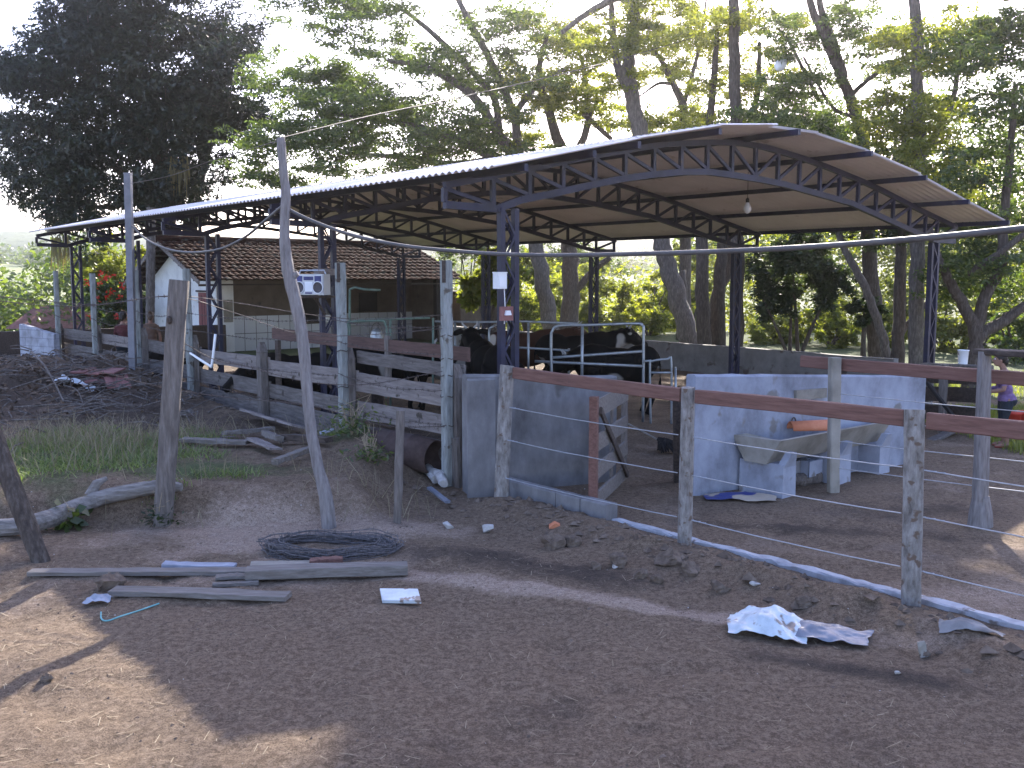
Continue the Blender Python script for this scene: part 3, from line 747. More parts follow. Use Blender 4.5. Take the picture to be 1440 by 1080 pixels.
# square metal pole
p = at(182, 400, 18.2); g0 = gz(p.x, p.y)
ptop = at(180, 245, 18.2)
m = MB(); m.beam(Vector((p.x, p.y, g0 - .2)), ptop, .115, .115, (1, 0, 0)); m.box(ptop + Vector((0, 0, .01)), (.062, 0, 0), (0, .062, 0), (0, 0, .012))
tag(m.build('square_pole', M['pole_metal']), 'straight square grey metal pole holding the far end of the hose', 'pole')
POLE2 = at(186, 318, 18.12); POLE2T = at(184, 258, 18.15)

# --- hose and overhead wires
seg1 = [(186, 318, 18.1), (205, 336, 17.4), (235, 350, 16.3), (270, 355, 15.2), (310, 350, 14.0), (345, 333, 12.8), (372, 311, 11.7), (397, 290, 10.1)]
seg2 = [(397, 290, 10.1), (440, 311, 9.9), (500, 332, 9.6), (570, 346, 9.2), (650, 354, 8.8), (720, 358, 8.4), (800, 359, 7.9), (900, 357, 7.3), (1000, 354, 6.7), (1100, 349.5, 6.2), (1200, 343, 5.7), (1320, 333, 5.2), (1440, 321, 4.8), (1600, 304, 4.3)]
pp = crom([at(*s) for s in seg1], 5)[:-1] + crom([at(*s) for s in seg2], 5)
m = MB(); m.tube(pp, .0175, 9)
tag(m.build('hose_line', M['cable'], None, True), 'thick grey hose sagging from the poles across the whole yard', 'hose')
seg = [(395, 194, 10.3), (520, 163, 13), (640, 138, 16.5), (760, 111, 21), (882, 80, 27), (1012, 42, 30), (1160, -2, 31), (1260, -40, 31)]
m = MB(); m.tube(crom([at(*s) for s in seg], 5), [float(v) for v in np.interp(np.linspace(0, 1, 36), [0, .6, 1], [.0045, .011, .012])], 6)
tag(m.build('overhead_wire', M['wire']), 'thin overhead wire rising from the crooked pole into the trees', 'wire')
seg = [(184, 258, 18.1), (240, 247, 15), (300, 225, 12.6), (395, 197, 10.3)]
m = MB(); m.tube(crom([at(*s) for s in seg], 4), .0045, 5)
tag(m.build('span_wire', M['wire']), 'thin slack wire between the square pole and the crooked pole', 'wire')
# barbed wire between the rustic posts and the corner post
m = MB()
GP = lambda x, y, Y: at(x, y, Y)
for pth in ([(-40, 413, 9.6), (60, 423, 10), (140, 428, 10.1), (238, 416, 10.2), (320, 424, 10.6), (440, 443, 10.2), (520, 449, 10.8), (622, 443, 11.6)],
            [(-40, 420, 9.6), (110, 431, 10.2), (240, 417, 10.2), (330, 440, 10.6), (425, 470, 10.0), (530, 470, 10.8), (622, 462, 11.6)],
            [(238, 470, 10.2), (300, 505, 10.4), (350, 516, 10.3), (432, 537, 10.0), (520, 540, 10.8), (622, 522, 11.6)],
            [(-30, 520, 9.3), (100, 516, 9.8), (230, 545, 10.2), (330, 560, 10.1), (435, 570, 10.0), (540, 598, 10.2), (625, 600, 11.6)]):
    barbed(m, crom([GP(*q) for q in pth], 6), .0042)
tag(m.build('barbed_wire_strand', M['wire']), 'rusty barbed wire strands running past the log post to the corner post', 'barbed wire')
# white plastic pipe hanging on the fence
m = MB(); pts = [at(268, 497, 17.2), at(293, 513, 16.6), at(298, 512, 16.5), at(303, 470, 16.5)]
m.tube(crom(pts, 5), .022, 8)
tag(m.build('bent_pipe', M['milk_glass'], None, True), 'bent white plastic pipe hanging on the board fence', 'pipe')

# --- kerb and new wire fence on the right
kb = thing('block_kerb', 'low kerb of grey concrete blocks ending in a white cement strip under the wire fence', 'kerb', su(-1.0, -4, 0))
K0 = G(668, 708); K1 = G(815, 752); K2 = G(1440, 893)
ku0 = (K0 - O2).dot(A2); KS = -1.02
u = -1.05; i = 0
while u > -2.9:
    m = MB(); c = su(KS - .03, u - .2, .05); m.rough_beam(su(KS - .04, u, .06), su(KS - .04, u - .385, .06), .16, .27, C2, 3, .004, chamf=.06)
    m.build('block', M['concrete'], kb); u -= .395; i += 1
m = MB(); m.rough_beam(su(KS, u + .0, -.055), su(KS + .1, -9.5, -.055), .10, .20, C2, 70, .011, chamf=.15); m.build('strip', M['white_cement'], kb)
wf = thing('wire_fence', 'new wire fence with peeling round posts and a reddish top rail', 'fence', su(-1.0, -4, 0))
fp = []
for (xb, yb, xt, yt, r0, r1) in ((703, 704, 714, 514, .082, .074), (963, 768, 967, 545, .064, .06), (1281, 847, 1287, 576, .064, .068)):
    g = G(xb, yb, .04); tp = at(xt, yt, g.y + .02)
    m = MB(); logpost(m, g - Vector((0, 0, .3)), tp, r0, r1, 14, 20, .045, slant=.1)
    m.build('post', M['peel'], wf); fp.append((g, tp))
dext = (fp[2][0] - fp[0][0]).normalized()
g = fp[2][0] + dext * 2.3; tp = fp[2][1] + dext * 2.3
m = MB(); logpost(m, g - Vector((0, 0, .3)), tp, .085, .08, 14, 20, .05); m.build('post', M['peel'], wf); fp.append((g, tp))
for i in range(3):
    a = fp[i][1]; b = fp[i + 1][1]; off = Vector((0, 0, -.075)); bk = C2 * .02
    aa = a + off + bk + dext * .085; bb = b + off + bk - dext * .085
    m = MB(); m.rough_beam(aa, bb, .06, .125, C2, 10, .003, chamf=.12, bow=.006); m.build('rail', M['rail'], wf)
m = MB()
for fr in (.70, .46, .18):
    for i in range(3):
        a = fp[i][0] + (fp[i][1] - fp[i][0]) * fr - C2 * .02 + dext * .09; b = fp[i + 1][0] + (fp[i + 1][1] - fp[i + 1][0]) * fr - C2 * .02 - dext * .08
        m.tube(wirepath(a, b, .015, 8, .002), .005, 6)
        m.tube([a + Vector((math.cos(t) * .014, math.sin(t) * .014, 0)) + dext * (.012 * t) for t in np.linspace(0, 12, 26)], .005, 4)
m.build('wire', M['wire_new'], wf)

# --- inner fence (square post, thick post, dark rail)
nf = thing('rail_fence', 'older cattle fence with a dark red rail, square post and thick round post', 'fence', at(1380, 735, 10.2))
ga = G(1172, 692); ta = at(1174, 503, ga.y)
m = MB(); m.rough_beam(ga - Vector((0, 0, .2)), ta, .12, .11, (1, .15, 0), 12, .004, chamf=.12); m.build('post', M['trough'], nf)
gb = G(1378, 738); tb = at(1384, 494, gb.y)
m = MB(); logpost(m, gb - Vector((0, 0, .3)), tb, .082, .064, 14, 18, .05); 
m.tube([gb - Vector((0, 0, .1)), gb + Vector((0, 0, .12)), gb + Vector((0, 0, .3))], [.13, .115, .08], 12, jit=.06); m.build('post', M['pole_crook'], nf)
dn = (gb - ga).normalized()
ra = onplane(1127, 508, ga + C2 * .07, C2); rb = onplane(1440, 532, ga + C2 * .1, C2)
m = MB(); m.rough_beam(ra, rb + (rb - ra) * .5, .05, .14, C2, 12, .004, chamf=.12, bow=.01); m.build('rail', M['rail'], nf)
m = MB(); q0 = at(1376, 494, gb.y + .1); q1 = at(1470, 500, gb.y - .6); m.rough_beam(q0, q1, .16, .06, C2, 6, .005); m.build('rail', M['wood_dark'], nf)
m = MB()
for y1, y2, xa in ((559, 578, 1298), (592, 610, 1298), (626, 648, 1298), (664, 690, 1298)):
    a = onplane(1180, y1 - .045 * 118, ga, C2); b = onplane(1440, y2, ga, C2)
    m.tube(wirepath(a, b + (b - a) * .4, .01, 8, .002), .0055, 6)
m.build('wire', M['wire_new'], nf)
# far planked side of that yard
pf = thing('plank_fence', 'dark old plank fence behind the lime washed wall with a slanting bar', 'fence', at(1330, 600, 16.5))
pa = at(1292, 600, 17.2); pb_ = at(1375, 605, 15.6)
for k, (ya, yb_) in enumerate(((528, 530), (552, 556), (578, 582))):
    m = MB(); a = at(1270, ya, 17.5); b = at(1378, yb_, 15.5); m.rough_beam(a, b, .035, .24, C2, 6, .006); m.build('board', M['wood_dark'], pf)  # shade on these boards is put into their dark colour
m = MB(); p = at(1327, 560, 15.9); m.rough_beam(Vector((p.x, p.y, -.1)), at(1327, 512, 15.9), .12, .10, A2, 6, .006); m.build('post', M['wood_grey'], pf)
m = MB(); m.rough_beam(at(1304, 538, 15.7), at(1345, 592, 15.3), .05, .07, A2, 5, .004); m.build('brace', M['dark'], pf)
m = MB(); m.rough_beam(at(1285, 632, 14.9), at(1350, 600, 15.8), .05, .16, C2, 5, .006); m.build('board', M['wood_h'], pf)
# ================================================================== walls, gate, trough, stalls
def wall_mesh(p0, p1, z0, z1, th, seg=14, j=.006, zb=-.2, nz=5):
    """solid wall from p0 to p1 (ground points), top height z0 -> z1, th behind; slightly uneven"""
    m = MB(); d = (p1 - p0); d.z = 0; L = d.length; d = d / L; nrm = Vector((-d.y, d.x, 0)); rg = random.Random(int(L * 100))
    front = {}; V = []
    def ring(t):
        zt = z0 + (z1 - z0) * t + rg.uniform(-j, j); p = p0 + d * (L * t); out = []
        for k in range(nz + 1): out.append(Vector((p.x, p.y, zb + (zt - .02 - zb) * k / nz)) + nrm * rg.uniform(-j, j) * .5)
        out.append(Vector((p.x, p.y, zt)) + nrm * .02); out.append(Vector((p.x, p.y, zt)) + nrm * (th - .02))
        for k in range(nz, -1, -1): out.append(Vector((p.x, p.y, zb + (zt - .02 - zb) * k / nz)) + nrm * (th + rg.uniform(-j, j) * .5))
        return out
    rs = [ring(i / seg) for i in range(seg + 1)]; n = len(rs[0])
    vs = [v for r in rs for v in r]; fs = []
    for i in range(seg):
        for k in range(n - 1): fs.append((i * n + k, (i + 1) * n + k, (i + 1) * n + k + 1, i * n + k + 1))
    fs.append(tuple(range(n))); fs.append(tuple(seg * n + k for k in range(n - 1, -1, -1)))
    m.add(vs, fs); return m
w1a = at(657, 700, 11.35); w1b = at(866, 690, 12.1)
m = wall_mesh(Vector((w1a.x, w1a.y, 0)), Vector((w1b.x, w1b.y, 0)), 1.385, 1.30, .16)
# left return of the wall towards the corner post
q0 = Vector((w1a.x, w1a.y, 0)) + Vector((.36, .10, 0)); 
tag(m.build('rendered_wall', M['concrete'], loc=Vector((w1a.x, w1a.y, 0))), 'stained grey rendered wall behind the open wooden gate', 'wall')
m = wall_mesh(Vector((-.50, 11.18, 0)), Vector((-.19, 11.28, 0)), 1.36, 1.36, .05, 3, .004)
tag(m.build('wall_pier', M['concrete']), 'short rendered pier at the end of the grey wall by the corner post', 'wall')
w2a = G(975, 697); w2b = G(1297, 655)
w2b = at(1297, 650, 13.4)
LW = wall_mesh(Vector((w2a.x, w2a.y, 0)), Vector((w2b.x, w2b.y, 0)), 1.40, 1.17, .16, 18)
tag(LW.build('lime_wall', M['limewash'], loc=Vector((w2a.x, w2a.y, 0))), 'blotchy lime washed wall behind the cement feed trough', 'wall')
wd = Vector((w2b.x - w2a.x, w2b.y - w2a.y, 0)).normalized(); wn = Vector((wd.y, -wd.x, 0))     # towards the camera
p = onplane(1140, 554, Vector((w2a.x, w2a.y, 0)) + wn * .02, wn)
m = MB(); m.box(p, wd * .27, wn * .02, (0, 0, .06)); tag(m.build('notice_board', M['trough']), 'narrow blank board fixed high on the lime washed wall', 'board')
# long far side wall
m = wall_mesh(su(12.6, 19.5, 0), su(12.2, 1.5, 0), .78, .72, -.18, 24, .008)
tag(m.build('side_wall', M['concrete_dark'], loc=su(12.4, 10, 0)), 'long low grey wall along the tree side of the shed', 'wall')
# dark corral wall at the far end and white block wall
m = wall_mesh(su(-9.5, 20.6, 0), su(4.85, 20.6, 0), .98, .98, .2, 20, .01)
tag(m.build('corral_wall', M['wood_dark'], loc=su(-2, 20.6, 0)), 'dark low wall closing the far end of the corral', 'wall')
pa = at(29, 500, 25.0); pb_ = at(77, 505, 24.3)
m = wall_mesh(Vector((pa.x, pa.y, 0)), Vector((pb_.x, pb_.y, 0)), 1.34, 1.12, .15, 5, .006, zb=-.3)
tag(m.build('block_wall', M['white_block'], loc=Vector((pa.x, pa.y, 0))), 'short white block wall at the end of the board fence', 'wall')

# --- gate
gt = thing('wooden_gate', 'wooden plank gate standing open with a reddish upright and a diagonal brace', 'gate', G(836, 722))
g0 = G(834, 722); g1 = Vector((w1b.x + .09, w1b.y - .12, 0)); gd = (g1 - g0); gd.z = 0; gl = gd.length; gd.normalize(); gn = Vector((gd.y, -gd.x, 0))
ZT = 1.22
m = MB(); m.rough_beam(g0 + Vector((0, 0, .02)), g0 + Vector((0, 0, ZT + .03)), .085, .10, gn, 6, .003, chamf=.1); m.build('stile', M['rail'], gt)
m = MB(); e = g0 + gd * (gl - .05); m.rough_beam(e + Vector((0, 0, .1)), e + Vector((0, 0, ZT)), .07, .08, gn, 6, .003); m.build('stile', M['wood_grey'], gt)
m = MB(); e2 = g0 + gd * (gl * .62) - gn * .03; m.rough_beam(e2 + Vector((0, 0, .12)), e2 + Vector((0, 0, ZT - .02)), .03, .07, gn, 6, .003); m.build('stile', M['wood_grey'], gt)
for z0, z1 in ((1.02, 1.22), (.66, .84), (.36, .53), (.06, .22)):
    m = MB(); c = Vector((0, 0, (z0 + z1) / 2)); m.rough_beam(g0 + gd * .04 + c + gn * .02, g0 + gd * gl + c + gn * .02, .03, z1 - z0, gn, 6, .004, chamf=.1); m.build('board', M['wood_x'], gt)
m = MB(); m.rough_beam(g0 + gd * .08 + Vector((0, 0, 1.1)) + gn * .055, g0 + gd * (gl * .95) + Vector((0, 0, .12)) + gn * .055, .03, .075, gn, 6, .003); m.build('brace', M['wood_dark'], gt)
gp = Vector((1.62, 11.62, 0)); p = at(953, 690, 12.05)
m = MB(); m.rough_beam(Vector((p.x, p.y, -.2)), at(952, 547, 12.05), .09, .12, (1, 0, 0), 8, .004); tag(m.build('gate_post', M['wood_dark']), 'dark square gate post against the end of the lime washed wall', 'post')
m = MB(); m.rough_beam(at(815, 738, 10.2) , at(880, 746, 9.9), .12, .14, (.2, -1, 0), 5, .006); tag(m.build('timber_block', M['wood_dark']), 'short dark timber lying on the kerb below the gate', 'timber')

# --- feed trough on piers
tr = thing('feed_trough', 'cement feed trough with sloping sides resting on small lime washed piers', 'trough', G(1130, 690))
ta_ = at(1063, 610, 11.35); tb_ = at(1220, 606, 12.95); ta_.z = tb_.z = 0
td = (tb_ - ta_).normalized(); tn = Vector((-td.y, td.x, 0)); L = (tb_ - ta_).length
zt = .66; pr_o = [(-.33, zt), (.33, zt), (.15, .37), (-.15, .37)]; pr_i = [(-.27, zt), (.27, zt), (.11, .40), (-.11, .40)]
m = MB()
def sec(t, pr, e=0): return [ta_ + td * (L * t + e) + tn * a + Vector((0, 0, z)) for a, z in pr]
o0, o1, i0, i1 = sec(0, pr_o), sec(1, pr_o), sec(0, pr_i, .07), sec(1, pr_i, -.07)
V8 = o0 + o1 + i0 + i1
m.add(V8, [(0, 3, 2, 1), (4, 5, 6, 7), (1, 2, 6, 5), (2, 3, 7, 6), (3, 0, 4, 7), (0, 1, 9, 8), (1, 5, 13, 9), (5, 4, 12, 13), (4, 0, 8, 12), (8, 9, 10, 11), (12, 15, 14, 13), (9, 13, 14, 10), (10, 14, 15, 11), (11, 15, 12, 8)])
m.build('basin', M['trough'], tr)
for t in (.07, .55, .93):
    m = MB(); c = ta_ + td * (L * t) - tn * .05
    m.hexa([c + td * a + tn * b + Vector((0, 0, z)) for z, k in ((-.05, 1), (.38, .95)) for a, b in ((-.13 * k, -.30), (.13 * k, -.30), (.13 * k, .30), (-.13 * k, .30))])
    m.hexa([c + td * a + tn * b + Vector((0, 0, z)) for z, k, bb in ((.35, 1, .30), (.52, .4, .36)) for a, b in ((-.12 * k, -bb), (.12 * k, -bb), (.12 * k, -bb + .09), (-.12 * k, -bb + .09))])
    m.build('pier', M['limewash'], tr)
# orange tile lying across the trough
p = at(1138, 606, 11.95); p.z = zt + .005
m = MB(); n_ = 10; V = []; F = []
for r_, off in ((.12, 0), (.105, 0)):
    for e in (-.24, .24):
        for k in range(n_ + 1):
            a = math.pi * k / n_; rr = r_ * (1 + (.1 if e > 0 else -.05)); V.append(p + Vector((1, .1, 0)).normalized() * e + Vector((-.1, 1, 0)).normalized() * (math.cos(a) * rr) + Vector((0, 0, math.sin(a) * rr * .9)))
q = n_ + 1
for k in range(n_):
    F += [(k, q + k, q + k + 1, k + 1), (2 * q + k + 1, 3 * q + k + 1, 3 * q + k, 2 * q + k), (k + 1, 2 * q + k + 1, 2 * q + k, k), (q + k, 3 * q + k, 3 * q + k + 1, q + k + 1)]
F += [(0, 2 * q, 3 * q, q), (n_, q + n_, 3 * q + n_, 2 * q + n_)]
m.add(V, F); tag(m.build('roof_tile', M['clay_new'], None, True), 'bright orange half round roof tile lying across the feed trough', 'roof tile')
m = MB(); pw = onplane(1116, 594, Vector((w2a.x, w2a.y, 0)) + wn * .03, wn)
m.tube([pw + wd * (.035 * math.cos(t)) + Vector((0, 0, .06 * math.sin(t))) for t in np.linspace(0, 6.28, 16)], .009, 6, cap=False); tag(m.build('iron_ring', M['wire']), 'small dark iron ring on the lime washed wall above the orange tile', 'ring')
# hollow blocks under the trough, round log below them
for x, y, lab in ((1116, 664, 'hollow concrete block under the trough beside the first pier'), (1138, 665, 'pale hollow concrete block under the trough beside the middle pier')):
    p = at(x, y, 11.95); p.z = .20; m = MB(); X = td * .14; Y = tn * .09
    for a in (-.13, 0, .13): m.box(p + td * a, td * .012, tn * .09, (0, 0, .095))
    for b in (-.08, .08): m.box(p + tn * b, td * .142, tn * .012, (0, 0, .0951))
    m.box(p + Vector((0, 0, 0)) + tn * .05, td * .118, tn * .01, (0, 0, .08))
    tag(m.build('concrete_block', M['concrete'] if x < 1120 else M['limewash']), lab, 'block')
p0 = at(1098, 684, 11.7); p1 = at(1150, 684, 12.0); p0.z = p1.z = .07
m = MB(); logpost(m, p0, p1, .08, .085, 10, 8, .06); tag(m.build('short_log', M['bark_grey']), 'short round log under the trough supporting the hollow blocks', 'log')
# feed sack at the foot of the wall
def sheet(name, mats, cpx, w_, d_, ang, label, cat, hts, seed, thick=.004, nx=18, ny=13, split=None, parent=None, dz=.0, yaw_tilt=0):
    rg = np.random.default_rng(seed); c = Gd(*cpx); ca, sa = math.cos(ang), math.sin(ang)
    xs = np.linspace(-1, 1, nx); ys = np.linspace(-1, 1, ny); X, Y = np.meshgrid(xs, ys)
    ed = 1 + .22 * fbm(X * 1.3 + seed, Y * 1.3 + seed * 2, 3)
    lx = X * w_ * ed; ly = Y * d_ * (1 + .35 * fbm(X * 1.6 - seed, Y * .7 + seed, 3))
    wx = c.x + lx * ca - ly * sa; wy = c.y + lx * sa + ly * ca
    r2 = X ** 2 + Y ** 2
    kx, ky = 6, 5; Hh = rg.random((ky, kx)); fx_ = (X + 1) / 2 * (kx - 1.001); fy_ = (Y + 1) / 2 * (ky - 1.001); ix = fx_.astype(int); iy = fy_.astype(int); ux = fx_ - ix; uy = fy_ - iy
    tri = np.where(ux + uy < 1, Hh[iy, ix] + ux * (Hh[iy, ix + 1] - Hh[iy, ix]) + uy * (Hh[iy + 1, ix] - Hh[iy, ix]), Hh[iy + 1, ix + 1] + (1 - ux) * (Hh[iy + 1, ix] - Hh[iy + 1, ix + 1]) + (1 - uy) * (Hh[iy, ix + 1] - Hh[iy + 1, ix + 1]))
    rid = 1 - np.abs(fbm(X * 2.2 + seed, Y * 1.8 + X, 3)) * 4
    fold = np.clip(1 - .7 * r2, 0, 1) * (.15 + 1.1 * tri) + .3 * tri + .30 * np.clip(rid, 0, 1) ** 3 + .10 * rg.random(X.shape)
    wx = wx + rg.normal(size=X.shape) * w_ * .015; wy = wy + rg.normal(size=X.shape) * d_ * .02
    z = hgt(wx, wy) + .012 + dz * np.clip(1 - .6 * r2, 0, 1) + hts * fold
    top = np.stack([wx, wy, z + thick], -1).reshape(-1, 3); bot = np.stack([wx, wy, z], -1).reshape(-1, 3)
    i = np.arange(nx * ny).reshape(ny, nx); q = np.stack([i[:-1, :-1].ravel(), i[:-1, 1:].ravel(), i[1:, 1:].ravel(), i[1:, :-1].ravel()], 1)
    n = nx * ny; Fs = [q, (q + n)[:, ::-1]]
    bd = np.concatenate([i[0, :], i[1:, -1], i[-1, -2::-1], i[-2:0:-1, 0]]); b2 = np.roll(bd, -1)
    Fs.append(np.stack([bd, bd + n, b2 + n, b2], 1))
    o = npmesh(name, np.concatenate([top, bot]), np.concatenate(Fs), mats, parent=parent, loc=None if parent else (c.x, c.y, c.z))
    ss_ = o.modifiers.new('soft', 'SUBSURF'); ss_.levels = 1; ss_.render_levels = 1
    if label: tag(o, label, cat)
    return o
def sackmat(name, c0, c1, thr=.52, sc=5):
    m, nt, out = newmat(name); tc = N(nt, 'ShaderNodeTexCoord'); n = N(nt, 'ShaderNodeTexNoise'); n.inputs['Scale'].default_value = sc; n.inputs['Detail'].default_value = 2
    nt.links.new(tc.outputs['Object'], n.inputs[0]); r = ramp(nt, n.outputs[0], [(thr - .02, c0), (thr + .02, c1)])
    b = N(nt, 'ShaderNodeBsdfPrincipled'); b.inputs['Roughness'].default_value = .45; nt.links.new(r.outputs[0], b.inputs['Base Color']); nt.links.new(b.outputs[0], out.inputs[0]); return m
M['sack'] = sackmat('printed_feed_sack', (.03, .04, .16), (.34, .28, .22), .5, 4)
sheet('feed_sack', M['sack'], (1040, 701), .40, .17, -.12, 'empty blue and tan feed sack lying flat at the foot of the lime washed wall', 'sack', .035, 4)
# --- plastic sheets on the ground
M['plastic_white'] = pm('white_plastic', [(.30, .34, .38), (.50, .55, .59), (.60, .64, .67)], 5, .35, .1, contrast=.7, spec=.5, spots=((.22, .17, .14), .58), spotscale=9)
M['plastic_blue'] = pm('grey_blue_plastic', [(.07, .08, .11), (.15, .165, .205), (.25, .27, .32)], 6, .35, .1, contrast=.8, spec=.5)
sheet('plastic_sheet', M['plastic_white'], (1078, 884), .26, .21, -.25, 'crumpled white plastic sheet lying on the bare soil', 'plastic sheet', .075, 12, dz=.035, nx=30, ny=22)
sheet('plastic_sheet', M['plastic_blue'], (1148, 897), .36, .15, -.42, 'crumpled grey blue plastic sheet beside the white one', 'plastic sheet', .06, 21, dz=.0, nx=30, ny=18)
sheet('torn_bag', M['concrete'], (1366, 880), .20, .09, -.5, 'torn grey bag half buried in the soil below the wire fence', 'bag', .025, 31)
sheet('plastic_bag', M['plastic_white'], (110, 545), .36, .14, -.05, 'small white and turquoise plastic bag on the dirt heap', 'bag', .12, 8)
sheet('white_scrap', M['limewash'], (138, 848), .10, .07, .1, 'small white scrap of plastic beside the planks', 'scrap', .04, 9)

# --- pipe stalls
def stall(name, label, segs, mat, r=.022, loc=None, group='pipe stalls of the milking pens'):
    t = thing(name, label, 'stall', loc, group)
    for nm, pts, sm in segs:
        m = MB(); P = [at(*q) for q in pts]; m.tube(crom(P, 6) if sm else P, r, 8)
        m.build(nm, mat, t, True)
    return t
Y1 = 17.2
stall('pipe_stall', 'tall galvanised pipe gate with rounded corners between the cows', [
    ('frame', [(776, 560, Y1), (775, 480, Y1), (777, 465, Y1), (787, 458, Y1), (830, 457, Y1), (895, 455, Y1), (903, 459, Y1), (905, 470, Y1), (904, 594, Y1)], True),
    ('rail', [(776, 503, Y1), (904, 494, Y1)], False), ('rail', [(752, 508, Y1), (904, 515, Y1)], False), ('upright', [(819, 458, Y1), (818, 560, Y1)], False)], M['galv'], .025, at(840, 594, Y1))
Y2 = 17.0
stall('pipe_stall', 'small galvanised pipe hurdle next to the tall pipe gate', [
    ('frame', [(915, 602, Y2), (914, 515, Y2), (917, 508, Y2), (938, 505, Y2), (944, 510, Y2), (944, 604, Y2)], True),
    ('rail', [(905, 508, Y2), (916, 507, Y2)], False), ('rail', [(916, 524, Y2), (944, 524, Y2)], False), ('rail', [(916, 556, Y2), (960, 558, Y2)], False), ('upright', [(950, 516, Y2), (950, 600, Y2)], False)], M['galv'], .02, at(930, 602, Y2))
Y3 = 18.5
stall('pipe_stall', 'long pipe rail pen behind the nearest shed column', [
    ('rail', [(612, 452, Y3 + 1.2), (673, 453, Y3 + .8), (740, 452, Y3), (812, 455, Y3)], False), ('rail', [(640, 489, Y3 + 1), (735, 489, Y3), (800, 493, Y3)], False),
    ('upright', [(673, 453, Y3 + .8), (672, 560, Y3 + .8)], False), ('frame', [(688, 493, Y3 - .4), (688, 466, Y3 - .4), (693, 459, Y3 - .4), (704, 455, Y3)], True),
    ('upright', [(743, 452, Y3), (743, 560, Y3)], False), ('upright', [(715, 452, Y3 + .2), (715, 565, Y3 + .2)], False), ('upright', [(640, 452, Y3 + 1), (640, 560, Y3 + 1)], False), ('rail', [(640, 520, Y3 + 1), (735, 522, Y3), (800, 528, Y3)], False), ('upright', [(800, 490, Y3), (800, 575, Y3)], False)], M['galv'], .022, at(720, 570, Y3))
Y4 = 17.6
stall('pipe_stall', 'green painted pipe frame in front of the tiled milking wall', [
    ('upright', [(492, 407, Y4), (491, 560, Y4)], False), ('rail', [(492, 407, Y4), (499, 404, Y4), (512, 407, Y4), (535, 408, Y4)], False),
    ('frame', [(490, 560, Y4 - .3), (489, 462, Y4 - .3), (492, 454, Y4 - .3), (500, 452, Y4 - .3), (535, 451, Y4 - .3), (542, 456, Y4 - .3), (544, 475, Y4 - .3), (543, 560, Y4 - .3)], True),
    ('rail', [(500, 450, Y4 + .6), (605, 447, Y4 + .6)], False), ('upright', [(549, 450, Y4 + .6), (549, 570, Y4 + .6)], False), ('upright', [(609, 447, Y4 + .6), (609, 565, Y4 + .6)], False), ('rail', [(585, 484, Y4 + .6), (640, 487, Y4 + .6)], False)], M['pipe_green'], .021, at(520, 560, Y4))
# milk pail on a stand, broom, bucket on wall, red pots
p = at(530, 492, 19.2)
t = thing('milk_pail', 'small shiny steel milk pail hanging in front of the white tiles', 'pail', p)
m = MB(); m.lathe(p, [(.12, 0), (.13, .03), (.125, .28), (.10, .34), (.105, .37)], 16); m.build('can', M['galv'], t, True)
m = MB(); m.tube([p + Vector((.11 * math.cos(a), 0, .36 + .16 * math.sin(a))) for a in np.linspace(0, math.pi, 9)], .008, 6); m.build('handle', M['wire'], t)
m = MB(); m.lathe(p + Vector((0, 0, .37)), [(.10, 0), (.06, .04), (.02, .06)], 14); m.build('lid', M['galv'], t)
m = MB(); m.rough_beam(Vector((p.x, p.y, 0)), p - Vector((0, 0, .005)), .22, .22, (1, 0, 0), 4, .005); tag(m.build('wooden_stand', M['wood_dark']), 'dark wooden stand below the steel milk pail', 'stand')
b0 = at(884, 596, 15.2); b1 = at(931, 633, 14.3); b1.z = max(b1.z, .12)
t = thing('broom', 'broom with a long brown handle and dark bristles lying by the gate', 'broom', b1)
m = MB(); m.tube([b0, b1], .014, 7); m.build('handle', M['trough'], t)
m = MB(); dd = (b1 - b0).normalized(); rg = random.Random(4)
for i in range(70):
    a = b1 + Vector((rg.uniform(-.06, .06), rg.uniform(-.05, .05), rg.uniform(-.03, .05))); e = b1 + dd * .28 + Vector((rg.uniform(-.2, .2), rg.uniform(-.15, .15), 0)); e.z = .02 + rg.uniform(0, .05)
    m.tube([a, (a + e) / 2 + Vector((0, 0, .04)), e], [.02, .022, .008], 4)
m.build('bristles', M['dark'], t)
p = at(1355, 514, 17.5)
t = thing('white_bucket', 'white plastic bucket standing on the top of the dark plank fence', 'bucket', p)
m = MB(); m.lathe(p, [(.078, 0), (.08, .01), (.093, .23), (.1, .235), (.1, .25), (.085, .25), (.078, .03)], 18); m.build('pail', M['milk_glass'], t, True)
m = MB(); m.tube([p + Vector((.097 * math.cos(a), -.06 * math.sin(a), .22 - .12 * math.sin(a))) for a in np.linspace(0, math.pi, 9)], .004, 5); m.build('handle', M['wire'], t)
m = wall_mesh(at(1317, 600, 17.75) * 1, at(1400, 600, 17.2) * 1, 0, 0, .2, 4) if False else MB()
pw = at(1300, 514, 18.2); pw2 = at(1392, 518, 16.9)
m.rough_beam(pw, pw2, .2, .10, C2, 6, .004); m.rough_beam(Vector((pw.x, pw.y, -.2)) + (pw2 - pw) * .1, pw + (pw2 - pw) * .1, .12, .12, A2, 4, .004)
m.rough_beam(Vector((pw2.x, pw2.y, -.2)) - (pw2 - pw) * .06, pw2 - (pw2 - pw) * .06, .12, .12, A2, 4, .004)
ZB = pw + (pw2 - pw) * .6
o = tag(m.build('timber_rail', M['wood_grey']), 'pale timber rail carrying the white bucket', 'rail')
for ob in list(C.objects):
    if ob.name.startswith('white_bucket'): ob.location = at(1355, 516, 17.5); ob.location.z = ZB.z + .055; ob.location.x = ZB.x; ob.location.y = ZB.y
